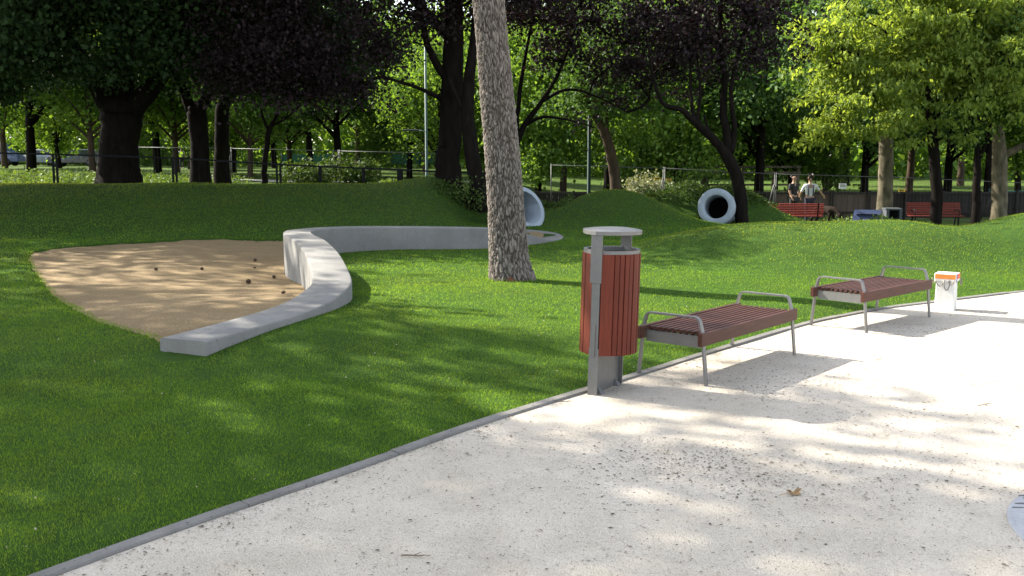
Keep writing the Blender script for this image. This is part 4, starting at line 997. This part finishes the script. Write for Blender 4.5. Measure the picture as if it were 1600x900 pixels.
def mesh_panel(p0, p1, h, label, group, strut=True, prop=-1):
    """one temporary fence panel of galvanised tube and wire, standing on its ground"""
    a, b_ = Vector(p0), Vector(p1); root = empty('mesh_fence_panel', a); d = b_ - a; d.z = 0; L = d.length
    dz = b_.z - a.z; e = d / L
    def q(t, z): return Vector((e.x * t, e.y * t, z + dz * t / L))
    for t in (.03, L - .03): MB().tube([q(t, -.1), q(t, h + .05)], .017, 8).build('upright', M['galv'], root)
    MB().tube([q(.03, h), q(L - .03, h)], .014, 8).build('top_rail', M['galv'], root)
    MB().tube([q(.03, .12), q(L - .03, .12)], .017, 8).build('bottom_rail', M['galv'], root)
    mb = MB(); n = int(L / .14)
    for k in range(1, n): t = .03 + (L - .06) * k / n; mb.tube([q(t, .12), q(t, h)], .0022, 4, cap=False)
    for k in range(1, 5): z = .12 + (h - .12) * k / 5; mb.tube([q(.03, z), q(L - .03, z)], .0022, 4, cap=False)
    o = mb.build('wire_mesh', M['galv'], root); o['kind'] = 'stuff'
    if strut:
        nrm = Vector((-e.y, e.x, 0)) * prop
        MB().tube([q(L - .05, h * .8), q(L - .05, 0) + nrm * -.9 + Vector((0, 0, .02))], .022, 7).build('strut', M['galv'], root)
        MB().box(q(L, .0) + Vector((0, 0, .05)), (.6, .22, .14), math.atan2(e.y, e.x) + 1.57).build('foot_block', M['kerb'], root)
    finish(root, label, 'fence', group)
def fence_run(pts, group, labels):
    for (a, b_, lab) in zip(pts[:-1], pts[1:], labels):
        (px0, py0, Y0), (px1, py1, Y1) = a, b_
        t0, t1 = PY(px0, py0, Y0), PY(px1, py1, Y1)
        g0_, g1_ = Hs(t0.x, Y0), Hs(t1.x, Y1); h = ((t0.z - g0_) + (t1.z - g1_)) / 2
        mesh_panel((t0.x, Y0, t0.z - h), (t1.x, Y1, t1.z - h), h, lab, group)
fence_run([(860, 258, 35), (1038, 263, 35.5), (1212, 272, 36), (1394, 277, 36.5), (1558, 284, 37), (1720, 290, 37.5)], 'temporary mesh fence panels on the right',
          ['grey mesh fence panel behind the middle mound', 'grey mesh fence panel above the right hand pipe', 'grey mesh fence panel behind the first red bench', 'grey mesh fence panel behind the second red bench', 'grey mesh fence panel at the right edge'])
fence_run([(205, 230, 40), (360, 232, 40.5), (530, 236, 41), (700, 240, 41.5)], 'temporary mesh fence panels on the left',
          ['grey mesh fence panel just right of the thickest dark trunk', 'grey mesh fence panel behind the thin young tree', 'grey mesh fence panel behind the orange and yellow posts'])

# board fence at the back right
def board_fence():
    root = empty('board_fence', (14, 40.5, -.9)); r = random.Random(3)
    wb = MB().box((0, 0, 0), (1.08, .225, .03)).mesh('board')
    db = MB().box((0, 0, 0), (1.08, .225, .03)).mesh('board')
    wb.materials.append(M['board']); db.materials.append(M['shaded_board'])
    x = 0.6
    k = 0
    while x < 26.0:
        lit = 10.6 < x < 15.6  # lit stretch gets lighter planks, shade is put into the colour elsewhere
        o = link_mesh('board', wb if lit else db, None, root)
        zt = .55 + r.uniform(-.015, .015)
        o.matrix_local = Matrix.Translation((x - 14, r.uniform(-.006, .006), zt)) @ Matrix(((0, 1, 0, 0), (0, 0, 1, 0), (1, 0, 0, 0), (0, 0, 0, 1)))
        x += .235; k += 1
    for z in (.25, 1.04):
        MB().box((-.8, -.05, z), (25.6, .05, .08)).build('rail', M['shaded_board'], root)
    x = 1.0
    while x < 26: MB().box((x - 14, -.11, .56), (.09, .07, 1.16)).build('post', M['shaded_board'], root); x += 1.5
    finish(root, 'long low board fence of upright planks at the back of the right side', 'fence')
board_fence()
def rail_fence():
    root = empty('rail_frame', (10.5, 45, -.85)); m = M['bark_plane']
    for x in (-2.6, -.1, 2.4): MB().box((x, 0, 1.0), (.11, .11, 2.1)).build('post', m, root)
    for z in (1.2, 1.75, 2.0): MB().box((-.1, -.08, z), (5.2, .05, .09)).build('rail', m, root)
    finish(root, 'pale timber rail frame behind the person in the white shirt', 'fence')
rail_fence()

# ------------------------------------------------------------------ signs
def sign(px, py, Y, w, h, mat, label, text=None, tilt=0, name='warning_tag', cat='sign'):
    p = PY(px, py, Y); root = empty(name, p)
    MB().box((0, 0, 0), (w, .012, h), tilt).build('plate', mat, root)
    if text:
        for i, (x, z, ww, hh) in enumerate(text):
            MB().box((x, -.008, z), (ww, .004, hh)).build('print_line', M['black'], root)
    finish(root, label, cat)
ym = simple('yellow_plastic', (.75, .48, .02), (.6, .38, .03), 10, .5); wm = simple('white_sheet', (.75, .78, .82), (.68, .7, .74), 10, .5)
tl = [(0, .02, .17, .03), (0, -.035, .12, .02)]
sign(1386, 296.5, 36.0, .26, .10, ym, 'left yellow tag on the mesh fence in front of the plane trunk', tl)
sign(1409, 298, 36.1, .25, .09, ym, 'yellow tag on the mesh fence right of the fence joint, above the second red bench', tl)
sign(1027, 279.5, 35.1, .21, .085, ym, 'left one of two yellow tags on the mesh fence above the right pipe', tl)
sign(1045, 280.5, 35.2, .20, .085, ym, 'right one of two yellow tags on the mesh fence above the right pipe', tl)
sign(1317, 291, 35.9, .27, .20, wm, 'white notice sheet on the mesh fence behind the blue ramp', [(0, .05, .18, .012), (0, .02, .2, .010), (0, -.01, .2, .010)], name='notice_sheet')

# ------------------------------------------------------------------ red slatted benches
def red_bench(px, py, Y, rz, label):
    """py: foot of the bench in the picture"""
    p = PY(px, py, Y); zb = Hs(p.x, Y)
    root = empty('park_bench', (p.x, Y, zb), rz); L = 1.75
    bm_ = MB().box((0, 0, 0), (L, .040, .028)).mesh('slat')
    for k in range(7):
        o = link_mesh('slat', bm_, M['red_wood'], root); o.location = (0, .16 + .022 * k, .50 + .058 * k); o.rotation_euler = (math.radians(70), 0, 0)
    for k in range(6):
        o = link_mesh('slat', bm_, M['red_wood'], root); o.location = (0, -.24 + .066 * k, .44)
    for x in (-L / 2 + .18, L / 2 - .18):
        MB().bar((x, -.24, 0), (x, -.22, .42), .045, .045).build('leg', M['black'], root); MB().bar((x, .22, 0), (x, .12, .42), .045, .045).build('leg', M['black'], root)
        MB().bar((x, -.25, .415), (x, .14, .415), .04, .03).build('seat_bearer', M['black'], root); MB().bar((x, .14, .41), (x, .33, .90), .04, .03).build('back_bearer', M['black'], root)
        mb = MB().tube([(x * 1.02, -.22, .42), (x * 1.02, -.23, .62), (x * 1.02, -.1, .65), (x * 1.02, .2, .62)], .016, 7); mb.build('arm_rest', M['black'], root)
    finish(root, label, 'bench', 'red slatted benches at the back')
red_bench(1243, 345, 33.4, math.radians(180 - 12), 'red slatted bench seen from behind, in front of the person in the white shirt')
red_bench(1460, 352, 33.6, math.radians(-7), 'red slatted bench with its seat toward us, behind the bright green tree trunk')

# ------------------------------------------------------------------ blue dog ramp
def blue_ramp():
    p = PY(1377, 345, 32.0); root = empty('blue_ramp', (p.x, 32.0, Hs(p.x, 32.0)), math.radians(-8)); root.scale = (1.25, 1.25, 1.5)
    bm_ = simple('blue_grey_panel', (.05, .07, .15), (.04, .055, .12), 6, .5); gm = simple('grey_panel', (.07, .08, .09), None, 6, .6)
    # sloping panel towards the left front
    def slab(pts, t, name, m):
        n = Vector(pts[1]) - Vector(pts[0]); n = n.cross(Vector(pts[2]) - Vector(pts[0])).normalized() * t
        V = [Vector(q) for q in pts] + [Vector(q) - n for q in pts]
        return MB().add(V, [(0, 1, 2, 3), (7, 6, 5, 4), (0, 4, 5, 1), (1, 5, 6, 2), (2, 6, 7, 3), (3, 7, 4, 0)]).build(name, m, root)
    slab([(-.85, -.45, .02), (-.15, -.45, .02), (.02, .10, .42), (-.66, .10, .42)], .03, 'ramp_panel', bm_)
    for t in (.33, .68):
        c = Vector((-.50, -.45, .05)).lerp(Vector((-.32, .10, .45)), t); MB().box(c, (.52, .035, .03)).build('cleat', M['black'], root)
    for x in (.08, .40): MB().box((x, -.1, .22), (.07, .45, .44)).build('side_wall', gm, root)
    MB().box((.24, -.05, .45), (.40, .5, .035)).build('platform', gm, root); MB().box((.24, .12, .22), (.25, .02, .42)).build('back_panel', M['black'], root)
    mb = MB().add([(.45, -.2, 0), (.75, -.2, 0), (.45, -.2, .36), (.45, -.14, 0), (.75, -.14, 0), (.45, -.14, .36)], [(0, 1, 2), (5, 4, 3), (0, 3, 4, 1), (1, 4, 5, 2), (2, 5, 3, 0)]); mb.build('side_wedge', M['black'], root)
    finish(root, 'low blue ramp with dark cleats beside a small grey box, between the red benches', 'ramp')
blue_ramp()

# ------------------------------------------------------------------ poles
def lamp_post(px, Y, topz, r, mat, label, arm=None):
    p = place(px, Y); root = empty('lamp_post', p)
    MB().tube([(0, 0, -.2), (0, 0, .5), (0, 0, .52), (0, 0, topz)], [r * 1.25, r * 1.25, r, r * .75], 12).build('pole', M[mat], root)
    MB().tube([(0, 0, 0), (0, 0, .04)], r * 2.2, 12).build('base_flange', M[mat], root)
    z, s = (arm or (topz - .05, -1))
    MB().tube([(0, 0, z), (s * .3, 0, z + .03)], r * .4, 8).build('arm', M[mat], root)
    MB().box((s * .58, 0, z + .03), (.62, .20, .07)).build('lamp_head', M['galv'], root, .02)
    finish(root, label, 'lamp post')
lamp_post(920, 34, 8.5, .065, 'green_pole', 'dark green lamp post rising left of the leaning brown trunk')
lamp_post(667, 38, 9.0, .05, 'pale_pole', 'pale green lamp post with a side lamp, left of the thick straight trunk', (PY(660, 205, 38).z - place(667, 38).z, -1))
def marker(px, Y, h, label):
    p = place(px, Y); root = empty('play_post', p); m = simple('orange_yellow', (.75, .36, .02), (.6, .28, .02), 6, .5)
    MB().tube([(0, 0, -.1), (0, 0, h)], .09, 10).build('post', m, root); MB().tube([(0, 0, h), (0, 0, h + .1)], [.12, .05], 10).build('cap', m, root); MB().tube([(0, 0, h * .55), (0, 0, h * .62)], .10, 10).build('ring', M['black'], root)
    finish(root, label, 'post', 'orange play posts behind the fence')
marker(528, 60, 1.55, 'left one of two orange yellow posts far behind the black fence')
marker(591, 60, 1.65, 'right one of two orange yellow posts far behind the black fence')
def screen(px0, px1, py0, py1, Y, label):
    a, b_ = PY(px0, py0, Y), PY(px1, py1, Y); root = empty('green_screen', ((a.x + b_.x) / 2, Y, b_.z)); m = simple('teal_netting', (.025, .12, .095), (.018, .085, .07), 2, .8)
    L = b_.x - a.x; h = a.z - b_.z; n = max(2, int(L / 2.5))
    for k in range(n): MB().box((-L / 2 + L * (k + .5) / n, 0, h / 2), (L / n - .06, .03, h)).build('panel', m, root)
    for k in range(n + 1): MB().tube([(-L / 2 + L * k / n, -.04, -.4), (-L / 2 + L * k / n, -.04, h + .1)], .04, 6).build('post', M['green_pole'], root)
    finish(root, label, 'screen', 'green netting screens far behind')
screen(440, 520, 241, 252, 88, 'teal netting screen far off left of the orange posts')
screen(612, 700, 241, 256, 88, 'teal netting screen far off behind the pale lamp post')
screen(1545, 1700, 298, 312, 43, 'green netting strip above the board fence at the right edge')

# ------------------------------------------------------------------ cars
def car(px, Y, rz, paint, label, van=False):
    p = place(px, Y); root = empty('parked_car', p, rz)
    L, W, Hh = (4.6, 1.85, 1.9) if van else (4.4, 1.75, 1.46)
    if van: prof = [(-2.3, .35), (-2.28, .9), (-2.2, 1.75), (-1.9, 1.9), (.9, 1.88), (1.45, 1.2), (2.15, 1.0), (2.3, .75), (2.3, .35)]
    else: prof = [(-2.2, .32), (-2.2, .85), (-2.1, .95), (-1.7, 1.38), (-1.2, 1.46), (.15, 1.44), (.95, .98), (1.95, .86), (2.18, .65), (2.2, .32)]
    belt = 1.05 if van else .92
    V = []; n = len(prof)
    for s in (-1, 1):
        for x, z in prof: V.append((x, s * (W / 2 - (max(0, z - belt) * .30)), z))
    Fs = [tuple(range(n - 1, -1, -1)), tuple(range(n, 2 * n))] + [(k, (k + 1) % n, n + (k + 1) % n, n + k) for k in range(n)]
    MB().add(V, Fs).build('body', paint, root, .05)
    gl, nt, b_ = new_mat('car_glass'); b_.inputs['Base Color'].default_value = (.02, .025, .03, 1); b_.inputs['Roughness'].default_value = .08
    zt = Hh - .10
    for s in (-1, 1):
        def yy(z): return s * (W / 2 - (z - belt) * .30 + .006)
        wins = [[(-1.75, 1.25), (-1.25, zt - .02), (-.55, zt - .02), (-.55, belt + .04), (-1.75, belt + .04)], [(-.45, belt + .04), (-.45, zt - .02), (.1, zt - .03), (.72, belt + .04)]] if not van else [[(-1.9, 1.15), (-1.9, 1.7), (-.6, 1.7), (-.6, 1.15)], [(-.45, 1.15), (-.45, 1.7), (.75, 1.7), (1.15, 1.25), (1.15, 1.15)]]
        for wpts in wins: MB().add([(x, yy(z), z) for x, z in wpts], [tuple(range(len(wpts)))]).build('side_window', gl, root)
    if not van:
        MB().add([(.22, -.66, 1.41), (.22, .66, 1.41), (.93, .80, 1.0), (.93, -.80, 1.0)], [(0, 1, 2, 3)]).build('windscreen', gl, root).location = (.02, 0, .015)
        MB().add([(-1.72, -.68, 1.37), (-1.72, .68, 1.37), (-2.08, .78, .98), (-2.08, -.78, .98)], [(3, 2, 1, 0)]).build('rear_window', gl, root).location = (-.02, 0, .012)
    rub = simple('tyre_rubber', (.015, .015, .016), None, 8, .8)
    for x in (-1.35, 1.35):
        for s in (-1, 1):
            wv = MB().tube([(x, s * (W / 2 - .20), .32), (x, s * (W / 2 + .01), .32)], .32, 20).build('wheel', rub, root)
            MB().tube([(x, s * (W / 2 - .02), .32), (x, s * (W / 2 + .025), .32)], .20, 14).build('rim', M['galv'], wv)
    for s in (-1, 1):
        MB().box((2.17, s * .6, .68), (.08, .34, .14)).build('headlight', simple('lamp_glass', (.6, .6, .6), None, 5, .2), root, .02); MB().box((-2.19, s * .66, .82), (.05, .2, .22)).build('tail_light', simple('tail_red', (.35, .02, .02), None, 5, .3), root, .02)
    finish(root, label, 'van' if van else 'car', 'cars parked at the far left')
def paint(n, c):
    m, nt, b_ = new_mat(n); b_.inputs['Base Color'].default_value = (*c, 1); b_.inputs['Roughness'].default_value = .25; b_.inputs['Coat Weight'].default_value = .6; return m
car(122, 84, math.radians(186), paint('dark_navy_paint', (.018, .022, .035)), 'dark navy car parked left of the thickest trunk')
car(66, 88, math.radians(120), paint('silver_paint', (.30, .33, .38)), 'silver car mostly hidden behind the trunk at the far left')
car(-6, 84, math.radians(6), paint('blue_van_paint', (.035, .06, .16)), 'blue van cut off by the left edge', True)

# ------------------------------------------------------------------ people and dog
def skin_mesh(name, verts, edges, radii, mat, parent, root_i=0, sub=2):
    me = bpy.data.meshes.new(name); me.from_pydata(verts, edges, []); me.update()
    o = link_mesh(name, me, mat, parent)
    m = o.modifiers.new('skin', 'SKIN'); m.use_smooth_shade = True
    if not me.skin_vertices: me.attributes  # skin layer is made with the modifier
    if not me.skin_vertices:
        bpy.context.view_layer.objects.active = o; bpy.ops.object.select_all(action='DESELECT'); o.select_set(True); bpy.ops.mesh.customdata_skin_add()
    for i, r in enumerate(radii): me.skin_vertices[0].data[i].radius = (r, r) if not hasattr(r, '__len__') else r
    me.skin_vertices[0].data[root_i].use_root = True
    s = o.modifiers.new('sub', 'SUBSURF'); s.levels = sub; s.render_levels = sub
    return o
SK = simple('skin_tone', (.42, .25, .17), (.36, .21, .14), 6, .55)
def person(px, Y, rz, label, shirt, trousers, hair, pose, sit=False, straps=False):
    p = PY(px, 300, Y); root = empty('person', (p.x, Y, Hs(p.x, Y)), rz)
    k = .9
    hip = .50 if sit else .92
    v = []; e = []; r = []
    def a(pt, rad, frm=None):
        v.append(pt); r.append(rad)
        if frm is not None: e.append((frm, len(v) - 1))
        return len(v) - 1
    pel = a((0, 0, hip), (.15, .11)); wst = a((0, 0, hip + .2), (.135, .10), pel); ch = a((0, .01, hip + .40), (.165, .115), wst); nk0 = a((0, .01, hip + .52), (.075, .07), ch)
    nk = a((0, -.005, hip + .58), .052, nk0); h0 = a((0, -.02, hip + .66), (.066, .08), nk); h1 = a((0, -.015, hip + .74), (.076, .092), h0); h2 = a((0, 0, hip + .82), (.055, .07), h1)
    arms = []
    for s in (-1, 1):
        elb, wr = pose[0 if s < 0 else 1]
        sh = a((s * .19, .01, hip + .47), .058, ch); el = a((s * elb[0], elb[1], hip + elb[2]), .044, sh); w_ = a((s * wr[0], wr[1], hip + wr[2]), .030, el)
        d = (Vector(v[w_]) - Vector(v[el])).normalized(); side = d.cross(Vector((0, 1, 0))); side = side.normalized() if side.length > .1 else Vector((1, 0, 0))
        pm = a(tuple(Vector(v[w_]) + d * .06), (.036, .022), w_)
        for i, (o_, ln) in enumerate(((-.03, .065), (-.011, .08), (.009, .085), (.028, .07))):
            f1 = a(tuple(Vector(v[pm]) + d * .035 + side * o_), .010, pm); a(tuple(Vector(v[f1]) + d * ln * .8 + Vector((0, -.015, 0))), .008, f1)
        a(tuple(Vector(v[w_]) + d * .05 + side * -.055 + Vector((0, -.02, 0))), .010, w_)
        arms.append((sh, el, w_))
    legs = []
    for s in (-1, 1):
        th = a((s * .09, 0, hip - .05), .088, pel)
        if sit: kn = a((s * .12, -.42, hip - .02), .06, th); an = a((s * .12, -.44, .09), .04, kn)
        else: kn = a((s * .10, -.01, .49), .060, th); an = a((s * .105, .02, .09), .040, kn)
        ft = a((s * .12, v[an][1] - .13, .045), .038, an); legs.append((th, kn, an, ft))
    skin_mesh('body', v, e, r, SK, root)
    def sub(name, ids, grow, mat, extra=()):
        mp = {i: j for j, i in enumerate(ids)}; ee = [(mp[x], mp[y]) for x, y in e if x in mp and y in mp]
        rr = [tuple(q * grow for q in r[i]) if hasattr(r[i], '__len__') else r[i] * grow for i in ids]
        return skin_mesh(name, [v[i] for i in ids], ee, rr, mat, root)
    sub('shirt', [pel, wst, ch, nk0] + [i for x in arms for i in x[:2]], 1.13, shirt)
    sub('trousers', [pel] + [i for x in legs for i in x[:3]], 1.16, trousers)
    skin_mesh('hair', [(0, .01, hip + .79), (0, .03, hip + .84), (0, .07, hip + .74)], [(0, 1), (0, 2)], [(.082, .095), (.06, .07), (.06, .05)], hair, root)
    for x in legs: skin_mesh('shoe', [(v[x[2]][0], v[x[2]][1] + .03, .045), (v[x[3]][0], v[x[3]][1] + .0, .042), (v[x[3]][0], v[x[3]][1] - .05, .035)], [(0, 1), (1, 2)], [.05, .048, .035], M['black'], root)
    # face: nose and eyes
    mb = MB().tube([(0, -.105, hip + .745), (0, -.125, hip + .715)], [.008, .014], 6); mb.build('nose', SK, root)
    for s in (-1, 1): MB().tube([(s * .032, -.098, hip + .745), (s * .032, -.106, hip + .745)], .009, 6).build('eye', M['black'], root)
    for s in (-1, 1): MB().box((s * .08, .005, hip + .735), (.015, .035, .06)).build('ear', SK, root, .006)
    MB().box((0, -.100, hip + .685), (.045, .012, .010)).build('mouth', simple('lip', (.35, .13, .11), None, 5, .5), root, .003)
    if straps:
        for s in (-1, 1): MB().tube([(s * .10, -.14, hip + .10), (s * .11, -.155, hip + .36), (s * .10, -.06, hip + .53), (s * .09, .13, hip + .45), (s * .09, .135, hip + .1)], .022, 6).build('strap', simple('navy_strap', (.02, .025, .05), None, 5, .7), root)
    finish(root, label, 'person')
cl_w = simple('white_cotton', (.68, .70, .74), (.55, .57, .62), 9, .85); cl_d = simple('dark_cloth', (.02, .02, .023), None, 9, .9); cl_n = simple('navy_cloth', (.03, .03, .06), None, 9, .9); hr = simple('dark_hair', (.018, .014, .012), None, 30, .6)
person(1265.5, 36.0, math.radians(178), 'person in white shirt with dark straps standing behind the first red bench', cl_w, cl_n, hr, (((.34, .02, .28), (.50, -.10, .10)), ((.30, -.05, .22), (.28, -.26, .10))), straps=True)
person(1240, 37.4, math.radians(35), 'person in black standing left of the person in the white shirt', cl_d, cl_d, hr, (((.25, .0, .24), (.22, -.1, .03)), ((.25, .0, .24), (.22, -.12, .03))))
def far_person(px, Y, label):
    person(px, Y, math.radians(20), label, cl_w, cl_n, hr, (((.25, .0, .24), (.22, -.1, .03)), ((.25, .0, .24), (.22, -.12, .03))))
far_person(286, 82, 'tiny far off person in a white top among the sunlit trees at left')
def dog():
    p = PY(1288, 320, 34.6); root = empty('dog', (p.x, 34.6, Hs(p.x, 34.6)), math.radians(-52)); root.scale = (1.05, 1.05, 1.05)
    fur = simple('brown_fur', (.035, .026, .021), (.02, .015, .013), 14, .95, .6, 60, spec=.05)
    v = []; e = []; r = []
    def a(pt, rad, frm=None):
        v.append(pt); r.append(rad)
        if frm is not None: e.append((frm, len(v) - 1))
        return len(v) - 1
    mid = a((0, 0, .60), (.115, .125)); chst = a((.22, 0, .58), (.125, .155), mid); sho = a((.36, 0, .60), (.10, .12), chst); nk = a((.50, 0, .54), .080, sho); hd = a((.62, 0, .42), .082, nk); mz = a((.72, 0, .32), .048, hd); a((.79, 0, .26), .034, mz)
    lo = a((-.2, 0, .62), (.105, .11), mid); rp = a((-.36, 0, .58), (.10, .11), lo); t1 = a((-.46, 0, .55), .032, rp); t2 = a((-.56, 0, .42), .024, t1); a((-.60, 0, .30), .014, t2)
    for s in (-1, 1):
        el = a((.28, s * .10, .40), .050, chst); wr = a((.30 + s * .05, s * .105, .20), .032, el); pw = a((.30 + s * .06, s * .105, .04), .032, wr); a((.36 + s * .06, s * .105, .028), .026, pw)
        kn = a((-.24 + s * .03, s * .11, .40), .062, rp); hk = a((-.42 + s * .03, s * .11, .22), .032, kn); pw = a((-.40 + s * .03, s * .11, .04), .030, hk); a((-.34 + s * .03, s * .11, .028), .026, pw)
    skin_mesh('body', v, e, r, fur, root)
    for s in (-1, 1): MB().add([(.57, s * .06, .49), (.66, s * .075, .47), (.60, s * .12, .36), (.60, s * .09, .44)], [(0, 1, 3), (1, 2, 3), (2, 0, 3), (0, 2, 1)]).build('ear', fur, root)
    finish(root, 'brown dog sniffing with its head down at the end of the first red bench', 'dog')
dog()
